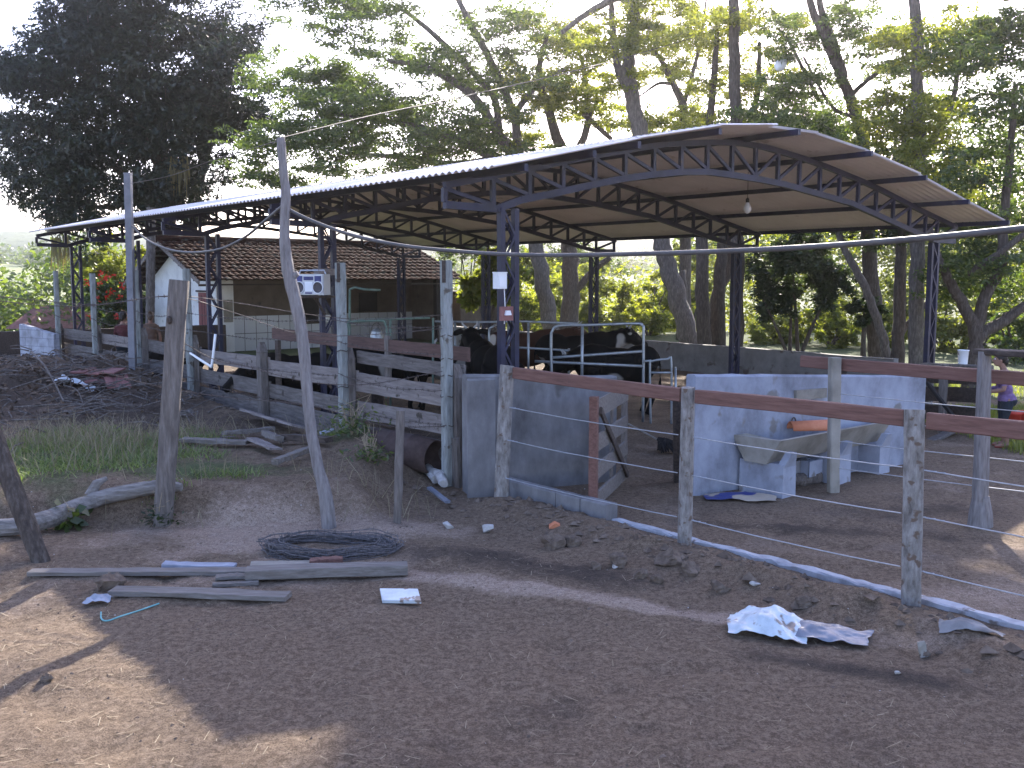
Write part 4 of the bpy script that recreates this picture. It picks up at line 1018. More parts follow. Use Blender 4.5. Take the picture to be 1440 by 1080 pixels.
for x, y, lab in ((1424, 606, 'red plastic pot standing on the grass behind the woman'), (1440, 609, 'second red plastic pot at the picture edge on the grass')):
    p = at(x, y, 15.6); p.z = gz(p.x, p.y) + .0
    t = thing('red_pot', lab, 'pot', p, 'red plastic pots on the grass'); z = Vector((0, 0, .22))
    m = MB(); m.lathe(p + z * 0, [(.07, 0), (.085, .02), (.12, .34), (.135, .345), (.135, .39), (.11, .39), (.08, .04)], 16); m.build('tub', M['red_plastic'] if 'red_plastic' in M else M.setdefault('red_plastic', pm('red_plastic', [(.42, .04, .03), (.55, .07, .04)], 4, .45, 0)), t, True)
    m = MB(); m.tube([p + Vector((.13 * math.cos(a), -.05 * math.sin(a), .37 - .1 * math.sin(a))) for a in np.linspace(0, math.pi, 9)], .005, 5); m.build('handle', M['wire'], t)

# ================================================================== things lying about in front
def plank(name, label, x0, y0, x1, y1, w_, h_, mat, lift=0.0, cat='plank', grp='planks lying on the bare soil', j=.004, roll=0, seg=10, taper=1):
    p = Gd(x0, y0, 0); q = Gd(x1, y1, 0); n = 9
    zz = max(gz(*(p + (q - p) * (i / n)).xy) - (p.z + (q.z - p.z) * i / n) for i in range(n + 1))
    up = Vector((0, 0, h_ / 2 + .8 * max(0, zz) + lift)); m = MB()
    d = (q - p).normalized(); side = d.cross(Vector((0, 0, 1)))
    side = side * math.cos(roll) + Vector((0, 0, 1)) * math.sin(roll)
    m.rough_beam(p + up, q + up, w_, h_, side, seg, j, taper, chamf=.1, bow=.008)
    return tag(m.build(name, mat), label, cat, grp)
plank('plank', 'long narrow grey plank lying nearly across the front of the bank', 42, 808, 432, 806, .13, .035, M['wood_x'])
plank('plank', 'short plank with flaking white paint behind the long grey plank', 229, 796, 332, 798, .11, .03, M['plastic_white'] if False else M['limewash'])
plank('plank', 'dull brown board between the white plank and the wire coil', 352, 799, 437, 797, .12, .03, M['trough'])
plank('timber_block', 'short reddish timber offcut in front of the wire coil', 436, 798, 482, 795, .10, .07, M['rail'], cat='timber')
plank('beam', 'thick squared beam with a grey top lying in front of the coil', 347, 816, 573, 809, .17, .085, M['wood_x'], lift=.01, cat='beam')
plank('plank', 'thin splintered stick between the two long boards', 300, 826, 364, 823, .05, .03, M['wood_x'])
plank('plank', 'wide worn board lying closest to the camera', 158, 836, 406, 844, .15, .04, M['wood_x'])
plank('plank', 'small grey board end under the beam', 304, 815, 350, 813, .09, .03, M['wood_x'])
# boards near the corral
PB = [('broad pale board leaning on the heap by the fence', 350, 590, 424, 614, .30, .03, M['wood_pale'], .10, .30), ('grey split board at the near side of the heap', 256, 625, 348, 629, .16, .05, M['wood_x'], .04, 0),
      ('long grey board lying behind the split board', 316, 619, 384, 612, .13, .05, M['wood_x'], .07, .1), ('short pale board pointing at the grass', 355, 626, 388, 641, .15, .025, M['wood_pale'], .07, .1),
      ('dark board sloping up toward the crooked pole', 387, 661, 440, 641, .09, .06, M['wood_x'], .06, 0), ('short grey board end in the middle of the heap', 374, 621, 394, 629, .12, .07, M['wood_x'], .06, .2),
      ('long dark board under the heap behind the pole', 396, 625, 462, 630, .14, .07, M['wood_dark'], .04, 0), ('small white painted board end beside the weeds', 450, 622, 470, 616, .10, .03, M['limewash'], .10, .1),
      ('grey stick lying by itself near the log post', 246, 588, 272, 584, .08, .04, M['wood_x'], .04, 0)]
for i, (lab, x0, y0, x1, y1, w_, h_, mt, lf, rl) in enumerate(PB):
    plank('board', lab, x0, y0, x1, y1, w_, h_, mt, lf, 'board', 'old boards heaped by the corral fence', .008, roll=rl)
# white tile
g = Gd(563, 846); m = MB(); X = Vector((1, -.03, 0)).normalized(); Y = Vector((-.25, 1, .28)).normalized(); n_ = X.cross(Y)
m.box(g + Vector((0, 0, .045)), X * .15, Y * .085, n_ * .012); m.box(g + Vector((0, 0, .045)) + n_ * .013, X * .146, Y * .082, n_ * .003)
tag(m.build('white_slab', M['plastic_white']), 'square white tile tilted on the bare soil', 'tile')
# barbed wire coil
c = Gd(466, 776); m = MB(); rg = random.Random(9)
for i in range(38):
    rx = .60 * (1 + rg.uniform(-.2, .06)); ry = .36 * (1 + rg.uniform(-.4, .08)); z0 = rg.uniform(.0, .08); ph = rg.uniform(0, 6.28); ex, ey = rg.uniform(-.05, .05), rg.uniform(-.05, .05); tl = rg.uniform(-.05, .05)
    pts = []
    for t in np.linspace(0, 6.4, 40):
        x = c.x + ex + rx * math.cos(t + ph) + .012 * math.sin(9 * t + i); y = c.y + ey + ry * math.sin(t + ph) + .012 * math.sin(7 * t + 2 * i)
        pts.append(Vector((x, y, gz(x, y) + z0 + tl * math.cos(t) + .01 * math.sin(6 * t + i))))
    barbed(m, pts, .0042, .17)
tag(m.build('wire_coil', M['wire_old']), 'big flattened coil of dark barbed wire lying on the bank', 'wire coil')
# rusty drum
M['rust'] = pm('rusty_steel', [(.025, .018, .017), (.065, .043, .038), (.12, .085, .078)], 6, .85, .3, contrast=.8, spots=((.20, .18, .18), .68), spotscale=5)
da = at(528, 624, 12.55); db = at(612, 643, 12.0)
dr = thing('steel_drum', 'rusty ribbed steel drum lying on its side against the board fence', 'drum', da)
ax = (db - da); Ld = ax.length; axn = ax.normalized()
m = MB(); R0 = .215
pf_ = [(R0 * .93, .015), (R0 * .96, 0), (R0, .012)]
for k in (.33, .66): pf_ += [(R0, Ld * k - .03), (R0 + .022, Ld * k), (R0, Ld * k + .03)]
pf_ += [(R0, Ld), (R0 * .93, Ld), (R0 * .9, Ld - .2), (.001, Ld - .2)]
m.lathe(da, [(.001, .015)] + pf_, 26, axis=ax); m.build('shell', M['rust'], dr, True)
m = MB(); q = da - axn * .004 + Vector((0, 0, .12)); m.lathe(q, [(.03, 0), (.03, .02)], 10, axis=ax); m.build('bung', M['dark'], dr)
# white gutter pieces and bits at the corner
for i, (x0, y0, x1, y1, w_, lab) in enumerate(((590, 664, 612, 684, .13, 'broken off white pipe piece at the corner post, upper one'), (608, 676, 624, 690, .12, 'curved white pipe fragment at the corner post below the broken one'), (604, 698, 630, 716, .06, 'thin bluish strip lying below the white pipe pieces'))):
    p = Gd(x0, y0, .10); q = Gd(x1, y1, .08); m = MB()
    if i < 2:
        pts = crom([p, (p + q) / 2 + Vector((.02, 0, .03)), q], 5); m.tube(pts, lerp_list([.06, .065, .05], len(pts)), 10, jit=.12)
    else: m.rough_beam(p, q, .06, .03, (1, 0, 0), 4, .004)
    tag(m.build('pipe_piece', M['stone'] if i < 2 else M['plastic_blue']), lab, 'pipe piece')
# red tiles in a heap near the far fence
for i, (x, y, a, tl, lab) in enumerate(((150, 541, .2, .25, 'broad dull red tile sheet on top of the dirt heap'), (138, 531, -.1, .1, 'dull red tile sheet lying behind the broad one'), (166, 547, .5, .35, 'broken red tile piece beside the square pole'))):
    p = Gd(x, y, .10); m = MB(); X = Vector((math.cos(a), math.sin(a), 0)); Y = Vector((-math.sin(a), math.cos(a), tl)).normalized(); n_ = X.cross(Y)
    k = (.34, .42, .2)[i]
    for e in (-1, 0, 1): m.box(p + X * (k * .66 * e) + n_ * (.02 * (e % 2)), X * (k * .32), Y * .22, n_ * .012)
    tag(m.build('tile_sheet', M['red_tile']), lab, 'tile', 'red tiles by the dirt heap')
# fallen log
g = [Gd(x, y) for x, y in ((-60, 760), (20, 757), (72, 749), (120, 726), (160, 712), (205, 704), (235, 703), (262, 708))]
zs_ = [.10, .11, .12, .20, .27, .33, .36, .34]
for p_, z_ in zip(g, zs_): p_.z = max(z_, gz(p_.x, p_.y) + .05)
pts = crom(g, 5); pts = [sum((pts[min(max(i + k, 0), len(pts) - 1)] for k in (-4, -3, -2, -1, 0, 1, 2, 3, 4)), Vector((0, 0, 0))) / 9 for i in range(len(pts))]
rs = lerp_list([.08, .085, .09, .085, .08, .075, .065, .04], len(pts))
m = MB(); m.tube(pts, rs, 12, jit=.07); fl = m.build('fallen_log', M['driftlog'], None)
tag(fl, 'long curved grey fallen log lying along the edge of the grass', 'log')
p = pts[len(pts) // 2] + Vector((-.12, 0, .02)); m = MB(); m.tube([p, p + Vector((.05, .05, .12)), p + Vector((.14, .1, .17))], [.06, .05, .02], 9, jit=.12); m.build('branch_stub', M['driftlog'], fl)
# clods and stones along the kerb
CL = [(778, 770, .13, 'clod', 'big reddish clod of earth by the kerb'), (806, 768, .11, 'clod', 'dark upright clod beside the big reddish one'), (870, 796, .12, 'clod', 'flat topped clod below the white strip'), (945, 790, .14, 'clod', 'large dark clod in front of the middle fence post'), (968, 805, .11, 'clod', 'rounded clod touching the large dark one'),
      (900, 812, .08, 'clod', 'small lumpy clod between the larger ones'), (925, 818, .07, 'clod', 'smallest clod at the foot of the soil ridge'), (840, 800, .07, 'clod', 'brown clod at the start of the damp track'), (1010, 830, .09, 'clod', 'clod half sunk in the ridge past the middle post'), (1130, 852, .08, 'clod', 'dark red clod directly above the plastic sheets'), (155, 826, .15, 'clod', 'mound shaped clod between the two long planks'), (66, 956, .05, 'clod', 'dark clod lying in the sunlit patch'), (1300, 920, .05, 'clod', 'lone dark clod below the near fence post')]
ST = [(630, 742, .085, 'pale pointed stone standing in front of the stake'), (686, 748, .10, 'whitish squared stone below the kerb blocks'), (868, 799, .055, 'flat pale stone among the clods'), (1062, 823, .05, 'small pale stone near the plastic sheet'), (1263, 948, .03, 'tiny white stone in the trodden soil'), (780, 741, .10, 'broken orange brick against the kerb')]
def rock(name, x, y, r, mat, label, cat, sq=.7, seed=0):
    p = Gd(x, y); rg = random.Random(seed + int(x)); m = MB(); ph = rg.uniform(0, 9)
    r = r * .9; m.ell(p + Vector((0, 0, r * .3)), (r * rg.uniform(.95, 1.3), r * rg.uniform(.7, 1), r * sq), 22, 16, .0)
    v = np.array(m.v); c0 = np.array(p) + [0, 0, r * .3]; d = v - c0
    for _ in range(9 if name == 'stone' else 6):
        n_ = np.array([rg.gauss(0, 1), rg.gauss(0, 1), rg.gauss(0, .8)]); n_ /= np.linalg.norm(n_); h_ = r * rg.uniform(.45, .8) * (1 if abs(n_[2]) < .5 else sq); k_ = d @ n_
        d = d - np.maximum(0, k_ - h_)[:, None] * n_
    a_ = 1.0 if name == 'stone' else 1.0; q_ = d / r
    nse = .30 * fbm(q_[:, 0] * 2 + ph, q_[:, 1] * 2 + q_[:, 2] * 1.5 + ph, 4) + .42 * fbm(q_[:, 2] * 5 + ph, q_[:, 0] * 5 + q_[:, 1] * 4, 4, .65)
    v = c0 + d * (1 + (.35 if name == 'stone' else 1.3) * nse[:, None]); m.v = [tuple(t) for t in v]
    tag(m.build(name, mat, loc=p), label, cat)
for x, y, r, nm, lab in CL: rock('soil_clod', x, y, r, M['soil_clod'], lab, 'clod', .75)
for x, y, r, lab in ST: rock('stone', x, y, r, M['clay_new'] if 'brick' in lab else M['stone'], lab, 'stone', .55)
# wooden peg, blue string
g = Gd(1300, 924); m = MB(); m.rough_beam(g, at(1295, 903, g.y + .02), .05, .03, (1, 0, 0), 4, .004); tag(m.build('peg', M['trough']), 'small tan wooden peg sticking out of the soil', 'peg')
m = MB(); m.tube(crom([Gd(x, y, .008) for x, y in ((142, 862), (143, 872), (152, 874), (170, 868), (195, 860), (215, 853), (224, 850))], 5), .006, 5); tag(m.build('cord', pm('turquoise_cord', [(.10, .3, .32), (.2, .45, .46)], 8, .6, 0)), 'thin turquoise cord lying in front of the worn board', 'cord')
# branches on the dirt heap
for i, (pth, r_, lab) in enumerate(([[(44, 504, .12), (60, 530, .25), (75, 552, .22), (90, 575, .12)], .022, 'long bare stick sloping down the dirt heap'], [[(20, 582, .1), (80, 580, .12), (140, 577, .1), (175, 580, .06)], .014, 'thin pale branch lying across the heap'], [[(55, 592, .05), (110, 582, .14), (160, 588, .1), (198, 582, .05)], .013, 'crooked twig lying in front of the pale branch'], [[(90, 550, .1), (110, 565, .18), (120, 585, .05)], .012, 'short forked twig below the plastic bag'])):
    P = [Gd(x, y, h) for x, y, h in pth]; m = MB(); pts = crom(P, 5); m.tube(pts, lerp_list([r_, r_ * .5], len(pts)), 7, jit=.1)
    q = pts[len(pts) // 2]; m.tube([q, q + Vector((.2, .1, .12)), q + Vector((.38, .1, .16))], [r_ * .5, r_ * .35, r_ * .2], 5)
    tag(m.build('stick', M['bark_grey']), lab, 'stick')
# ================================================================== tiled house
HU = 21.9
hs = thing('tiled_house', 'low white house with a mossy clay tile roof behind the corral', 'house', su(9, HU + 3, 0))
S0, S1, W = 4.75, 14.9, 6.4
EV, RG = 2.50, 3.78
def hp(s, w_, z): return su(s, HU + w_, z)
def wallq(lo_s, hi_s, lo_w, hi_w, z0, z1, mat, name='wall', parent=None):
    m = MB(); a = hp(lo_s, lo_w, z0); m.hexa([hp(lo_s, lo_w, z0), hp(hi_s, lo_w, z0), hp(hi_s, hi_w, z0), hp(lo_s, hi_w, z0), hp(lo_s, lo_w, z1), hp(hi_s, lo_w, z1), hp(hi_s, hi_w, z1), hp(lo_s, hi_w, z1)])
    return m.build(name, mat, parent or hs)
# gable wall (facing the far left) as a pentagon slab
m = MB(); prf = [(0, -.1), (W, -.1), (W, EV - .2), (W / 2, RG - .12), (0, EV - .05)]
v = [hp(S0 + .35, a, z) for a, z in prf] + [hp(S0 + .52, a, z) for a, z in prf]
m.add(v, [(0, 1, 2, 3, 4), (9, 8, 7, 6, 5)] + [(i, i + 5, (i + 1) % 5 + 5, (i + 1) % 5) for i in range(5)]); m.build('gable_wall', M['white_paint'], hs)
m = MB(); v = [hp(S1 - .5, a, z) for a, z in prf] + [hp(S1 - .33, a, z) for a, z in prf]
m.add(v, [(0, 1, 2, 3, 4), (9, 8, 7, 6, 5)] + [(i, i + 5, (i + 1) % 5 + 5, (i + 1) % 5) for i in range(5)]); m.build('gable_wall', M['brown_wall'], hs)
wallq(S0 + .521, S0 + .95, 0.003, .17, -.1, EV - .05, M['white_paint'])                  # white stretch of the front
gw = wallq(S0 + .951, S1 - 6.0, 0.0, .17, 1.2, EV - .05, M['brown_wall'])
wallq(S0 + .951, S1 - 6.0, -.004, .17, -.1, 1.199, M['tile_white'], 'tiled_dado')
wallq(S0 + .53, S1 - .51, W - .17, W - .003, -.1, EV - .1, M['white_paint'])
# recessed milking room on the right part
wallq(S1 - 5.99, S1 - .51, 2.4, 2.55, 1.1, EV + .3, M['brown_wall']); wallq(S1 - 5.99, S1 - .51, 2.38, 2.55, -.1, 1.099, M['tile_white'], 'tiled_dado')
wallq(S1 - 5.2, S1 - 5.1, -.05, .05, -.1, EV, M['wood_dark'], 'post') ; wallq(S1 - .98, S1 - .72, -.08, .14, -.1, EV - .02, M['dark'], 'post')
wallq(S1 - 5.985, S1 - 5.25, .0, .14, .9, 1.15, M['white_paint'], 'ledge')
wallq(S1 - 4.6, S1 - 4.0, 2.30, 2.37, .9, 1.35, M['white_block'], 'basin')
# dark panels standing for the shade inside openings; wall items
o = wallq(S1 - 6.9, S1 - 6.05, -.02, -.006, .95, EV - .28, M['dark'], 'window')
wallq(S1 - 6.94, S1 - 6.01, -.035, -.021, .86, .949, M['wood_dark'], 'sill', o)
o = wallq(S1 - 3.0, S1 - 2.2, 2.30, 2.375, 1.15, 1.9, M['dark'], 'window')
wallq(S1 - 3.05, S1 - 2.15, 2.28, 2.295, 1.9, 1.97, M['wood_dark'], 'lintel', o)
o = wallq(S0 + .58, S0 + .9, -.03, -.002, 1.0, 1.75, M['trough'], 'meter_cupboard')
# gable details: red door, frame
def gq(a0, a1, z0, z1, mat, name, off=.03, parent=None):
    m = MB(); s = S0 + .35
    m.hexa([hp(s - off, a0, z0), hp(s - .002, a0, z0), hp(s - .002, a1, z0), hp(s - off, a1, z0), hp(s - off, a0, z1), hp(s - .002, a0, z1), hp(s - .002, a1, z1), hp(s - off, a1, z1)])
    return m.build(name, mat, parent or hs)
o = gq(.55, 1.5, -.05, 1.98, M['red_paint'], 'door')
for a in (.72, .95, 1.18): gq(a, a + .02, 0, 1.9, M['dark'], 'door_board', .036, o)
gq(.4, 1.65, 2.0, 2.06, M['wood_dark'], 'lintel', .06)
# clay tile roof: two slopes of barrel tile rows
def slope(w0, z0, w1, z1, sa, sb, rows, name):
    pit = .235; n = int((sb - sa) / pit * 6); ss = np.linspace(sa, sb, n); wv = .045 * np.abs(np.sin((ss - sa) / pit * np.pi)) 
    rg = np.random.default_rng(3); Vs = []; Fs = []; b = 0
    for r in range(rows):
        t0 = r / rows; t1 = (r + 1.15) / rows
        jit = .012 * np.repeat(rg.uniform(-1, 1, n // 6 + 1), 6)[:n]
        for t, lf in ((t0, .05), (t1, .0)):
            ww = w0 + (w1 - w0) * t; zz = z0 + (z1 - z0) * t + lf + (jit if lf else jit * .4)
            P = np.stack([O2.x + C2.x * ss + A2.x * (HU + ww), O2.y + C2.y * ss + A2.y * (HU + ww), zz + wv], 1); Vs.append(P)
        k = np.arange(n - 1); Fs.append(np.stack([b + k, b + k + 1, b + n + k + 1, b + n + k], 1))
        P2 = Vs[-2].copy(); P2[:, 2] -= .035 + wv * .4; Vs.append(P2)                # tile butt ends
        Fs.append(np.stack([b + 2 * n + k, b + 2 * n + k + 1, b + k + 1, b + k], 1)); b += 3 * n
    Vv = np.concatenate(Vs); Ff = np.concatenate(Fs)
    return npmesh(name, Vv, Ff, M['clay'], parent=hs)
slope(-.55, EV - .12, W / 2 + .02, RG, S0 - .45, S1 + .1, 11, 'roof_slope')
slope(W + .75, EV - .30, W / 2 - .02, RG, S0 - .45, S1 + .1, 11, 'roof_slope')
m = MB(); n = 26
for i in range(n):
    a = S0 - .45 + (S1 + .55 - S0) * i / n; b = S0 - .45 + (S1 + .55 - S0) * (i + 1.1) / n
    m.tube([hp(a, W / 2, RG + .06), hp(b, W / 2, RG + .075)], [.13, .115], 10)
m.build('ridge_tiles', M['clay'], hs)
m = MB()                                              # barge boards, rafters under the overhang
m.beam(hp(S0 - .42, -.5, EV - .16), hp(S0 - .42, W / 2, RG - .06), .04, .16, side=C2); m.beam(hp(S0 - .42, W + .7, EV - .34), hp(S0 - .42, W / 2, RG - .06), .04, .16, side=C2)
m.build('barge_board', M['wood_pale'], hs)
m = MB()
for i in range(9):
    t = i / 8; m.beam(hp(S0 - .40, W + .6 - (W / 2 + .5) * t, EV - .28 + (RG - EV + .2) * t - .06), hp(S0 + .36, W + .6 - (W / 2 + .5) * t, EV - .28 + (RG - EV + .2) * t - .06), .05, .06, side=A2)
for i in range(9):
    t = i / 8; m.beam(hp(S0 - .40, -.4 + (W / 2 + .3) * t, EV - .2 + (RG - EV + .05) * t - .06), hp(S0 + .36, -.4 + (W / 2 + .3) * t, EV - .2 + (RG - EV + .05) * t - .06), .05, .06, side=A2)
m.build('purlin', M['wood_dark'], hs)
m = MB(); m.beam(hp(S0 - .4, -.52, EV - .24), hp(S1 + .05, -.52, EV - .24), .06, .05, side=A2); m.build('fascia', M['wood_dark'], hs)
m = MB(); m.beam(hp(S0 + .1, W + .66, -.1), hp(S0 + .1, W + .66, EV - .35), .3, .3, side=C2); m.build('porch_pillar', M['bark_grey'], hs)
# slab hut to the side of the house and its lean-to roof
m = MB(); a = su(16.6, 17.5, 0)
lean = thing('feed_hut', 'low plastered hut with a dark roof edge beside the milking room', 'hut', su(16.5, 19.5, 0))
def hb(s0, s1, u0, u1, z0, z1, mat, name):
    m = MB(); m.hexa([su(s0, u0, z0), su(s1, u0, z0), su(s1, u1, z0), su(s0, u1, z0), su(s0, u0, z1), su(s1, u0, z1), su(s1, u1, z1), su(s0, u1, z1)]); m.build(name, mat, lean)
hb(15.2, 17.3, 22.0, 24.0, -.3, 1.85, M['brown_wall'], 'wall'); hb(15.0, 17.5, 21.8, 24.2, 1.852, 1.95, M['dark'], 'roof')
# distant red roofed house at far left
p = at(100, 452, 62); t = thing('distant_house', 'distant low house with a dull red roof beyond the corral', 'house', p)
X = Vector((1, .25, 0)).normalized(); Yv = Vector((-.25, 1, 0)).normalized()
m = MB(); z0 = p.z - 2; 
m.hexa([p + X * a + Yv * b + Vector((0, 0, z)) for z in (-6, -.25) for a, b in ((-2.6, -2), (2.6, -2), (2.6, 2), (-2.6, 2))]); m.build('wall', M['brown_wall'], t)
m = MB(); q = [p + X * -3.2 - Yv * 2.6 + Vector((0, 0, -.3)), p + X * 3.2 - Yv * 2.6 + Vector((0, 0, -.3)), p + X * 3.2 + Yv * 2.6 + Vector((0, 0, -.3)), p + X * -3.2 + Yv * 2.6 + Vector((0, 0, -.3)), p + X * -2.0 + Vector((0, 0, .95)), p + X * 3.0 + Vector((0, 0, .95))]
m.add(q, [(0, 1, 5, 4), (2, 3, 4, 5), (3, 0, 4), (1, 2, 5), (3, 2, 1, 0)]); m.build('roof', M['red_tile'], t)
# ================================================================== trees
M['leaf_dark'] = leafmat('leathery_dark_leaf', (.007, .012, .008), (.021, .033, .016), .16, .05, (1.5, 1.8, .7))
M['leaf_feather'] = leafmat('feathery_leaf', (.03, .052, .02), (.10, .135, .045), .55, .05, (2.2, 2.2, .8))
M['leaf_pale'] = leafmat('pale_leaf', (.075, .10, .025), (.19, .205, .05), .62, .04, (2.3, 2.2, .6))
M['leaf_mid'] = leafmat('mid_green_leaf', (.025, .048, .016), (.09, .12, .035), .5, .05, (2.2, 2.2, .7))
M['leaf_yellow'] = leafmat('yellow_green_leaf', (.10, .13, .03), (.20, .21, .05), .5, .05, (1.7, 1.7, .6))
M['leaf_deep'] = leafmat('deep_green_leaf', (.015, .026, .012), (.045, .065, .025), .3, .05)  # darkest green leaf colour
M['petal_red'] = leafmat('red_petal', (.45, .03, .02), (.65, .08, .04), .4, .03, (1.3, .5, .4))
M['moss'] = leafmat('hanging_moss', (.10, .085, .035), (.18, .15, .06), .3, .02, (1.2, 1.2, .8))
LIT = [(-3.0, 5.2, 2.1), (5.3, 9.6, 1.0)]
lrng = np.random.default_rng(5)
def leaf_quads(P, L, W, droop=.3, up=.55, rng=lrng):
    n = len(P)
    # keep the gaps through which the sun reaches the ground
    g = P[:, :2] - np.array([SUN.x, SUN.y]) * ((P[:, 2] - 0) / SUN.z)[:, None]
    keep = np.ones(n, bool)
    for x, y, r in LIT:
        d = np.hypot(g[:, 0] - x, g[:, 1] - y) / r
        keep &= ~((d < 1) & (rng.random(n) < .97))
    P = P[keep]; n = len(P)
    d = rng.normal(size=(n, 3)); d[:, 2] = d[:, 2] * .6 - droop; d /= np.linalg.norm(d, axis=1)[:, None]
    m = rng.normal(size=(n, 3)); m[:, 2] += up * 2; sd = np.cross(d, m); sd /= np.maximum(1e-6, np.linalg.norm(sd, axis=1))[:, None]
    l = (L * (.65 + .7 * rng.random(n)))[:, None]; w_ = (W * (.7 + .6 * rng.random(n)))[:, None]
    V = np.stack([P, P + d * l * .45 + sd * w_ * .5, P + d * l, P + d * l * .45 - sd * w_ * .5], 1).reshape(-1, 3)
    return V, np.arange(4 * n).reshape(n, 4)
def clump_points(cs, n, rng=lrng):
    """cs: list of (centre, (rx,ry,rz)); n leaves in all, shared by volume**.67"""
    wts = np.array([(r[0] * r[1] * r[2]) ** .6 for _, r in cs]); wts /= wts.sum(); out = []
    for (c, r), k in zip(cs, (wts * n).astype(int)):
        v = rng.normal(size=(k, 3)); v /= np.linalg.norm(v, axis=1)[:, None]; rad = rng.random(k) ** .45
        out.append(np.array(c) + v * rad[:, None] * np.array(r))
    return np.concatenate(out)
def tree(name, label, cat, group, trunks, crowns, leaf, bark, nl, L, W, flat=.45, crs=(.9, 1.5), twig=.028, base_z=None, twigs=True, cn='crown', seed=1, droop=.3, sub=None):
    rg = random.Random(seed); rn = np.random.default_rng(seed)
    b0 = trunks[0][0]
    p0 = at(b0[0][0], b0[0][1], b0[0][2]); gzv = gz(p0.x, p0.y) if base_z is None else base_z
    t = thing(name, label, cat, Vector((p0.x, p0.y, gzv)), group)
    m = MB(); nodes = []
    for k, (pts, r0, r1) in enumerate(trunks):
        P = [at(*q) for q in pts]; free = False
        if k == 0 or pts[0][1] > 470:
            a = P[0].copy(); z = gz(a.x, a.y) - .15
            if a.z > z + .1: P = [Vector((a.x + (P[0].x - P[1].x) * .2, a.y, z))] + P
        cv = crom(P, 5); rad = lerp_list([r0, r0 * .62 + r1 * .38, r1], len(cv))
        if k == 0 or pts[0][1] > 470: rad[0] *= 1.45; rad[1] *= 1.25; rad[2] *= 1.1
        wob = [p + Vector((rg.uniform(-1, 1), rg.uniform(-1, 1), 0)) * rad[i] * .18 for i, p in enumerate(cv)]
        m.tube(wob, rad, 10, jit=.05, rng=rg); nodes += [tuple(p) for p in cv[len(cv) // 3 if k == 0 else 0:]]
    clumps = []
    for (px, py, rx, ry, Y, dr, n) in crowns:
        for _ in range(n):
            while True:
                a, b, c = rg.uniform(-1, 1), rg.uniform(-1, 1), rg.uniform(-1, 1)
                if a * a + b * b + c * c < 1: break
            q = at(px + a * rx, py + b * ry, Y + c * dr); r = rg.uniform(*crs)
            clumps.append((q, (r, r, r * flat * rg.uniform(.8, 1.2))))
    if twigs:
        cen = np.array([c for c, _ in clumps]); nd = np.array(nodes); ntr = len(nd)
        left = list(range(len(cen))); D = np.min(np.linalg.norm(cen[:, None] - nd[None], axis=2), axis=1)
        order_ = sorted(left, key=lambda i: D[i])
        for i in order_:
            d = np.linalg.norm(nd - cen[i], axis=1) + np.where(np.arange(len(nd)) >= ntr, .15, 0); j = int(np.argmin(d))
            a = Vector(nd[j]); b = Vector(cen[i]); Lg = (b - a).length
            mid = (a + b) / 2 + Vector((rg.uniform(-1, 1), rg.uniform(-1, 1), rg.uniform(-.3, .9))) * Lg * .13
            cv = crom([a, mid, b], 3); r = twig * (.8 + .22 * Lg) if j < ntr else twig * .7
            m.tube(cv, lerp_list([r, r * .4], len(cv)), 5, cap=False)
            nd = np.vstack([nd, np.array([tuple(mid), tuple(b)])])
            for _ in range(3):
                e = b + Vector((rg.uniform(-1, 1), rg.uniform(-1, 1), rg.uniform(-.4, .5))) * clumps[i][1][0] * .9
                m.tube([mid + (b - mid) * .5, (mid + b + e * 2) / 4 + Vector((0, 0, .05)), e], [r * .4, r * .3, r * .15], 3, cap=False)
    m.build('trunk', bark, t, True)
    # finer sub clumps inside every clump give uneven foliage
    sc = []
    for c, r in clumps:
        for _ in range(sub or 7):
            v = Vector((rg.gauss(0, .5) * r[0], rg.gauss(0, .5) * r[1], rg.gauss(0, .5) * r[2])); k = rg.uniform(.22, .5)
            sc.append((np.array(c + v), (r[0] * k, r[1] * k, r[2] * k * .8 + .02)))
    V, F = leaf_quads(clump_points(sc, nl, rn), L, W, droop, rng=rn)
    npmesh(cn, V, F, leaf, parent=t)
    return t
def bush(name, label, group, px, py, rx, ry, Y, dr, n, nl, leaf, L, W, cat='bush', flat=.8, crs=None, extra=(), seed=3, stems=5, base=None, part='foliage'):
    rg = random.Random(seed); rn = np.random.default_rng(seed)
    c = at(px, py, Y); g = gz(c.x, c.y) if base is None else base; rw = rx * Y / FPX
    crs = crs or (rw * .22, rw * .4)
    t = thing(name, label, cat, Vector((c.x, c.y, g)), group)
    cl = []; m = MB()
    for (qx, qy, ax, ay, k) in [(px, py, rx, ry, n)] + list(extra):
        for _ in range(k):
            while True:
                a, b, d = rg.uniform(-1, 1), rg.uniform(-1, 1), rg.uniform(-1, 1)
                if a * a + b * b + d * d < 1: break
            q = at(qx + a * ax, qy + b * ay, Y + d * dr); r = rg.uniform(*crs); cl.append((q, (r, r, r * flat)))
    for i in range(stems):
        q = cl[rg.randrange(len(cl))][0]; b0 = Vector((c.x + rg.uniform(-.25, .25) * rw, c.y + rg.uniform(-.2, .2), g - .1))
        mid = (b0 + q) / 2 + Vector((rg.uniform(-.2, .2), rg.uniform(-.2, .2), .2)) * rw * .3; m.tube(crom([b0, mid, q], 4), lerp_list([.07, .02], 9), 6, cap=False)
    m.build('stem', M['bark'], t, True)
    sc = []
    for q, r in cl:
        for _ in range(6):
            v = Vector((rg.gauss(0, .5) * r[0], rg.gauss(0, .5) * r[1], rg.gauss(0, .5) * r[2])); k = rg.uniform(.25, .55); sc.append((np.array(q + v), (r[0] * k, r[1] * k, r[2] * k)))
    V, F = leaf_quads(clump_points(sc, nl, rn), L, W, .25, rng=rn); npmesh(part, V, F, leaf, parent=t)
    return t
GT = 'tall trees behind the shed'
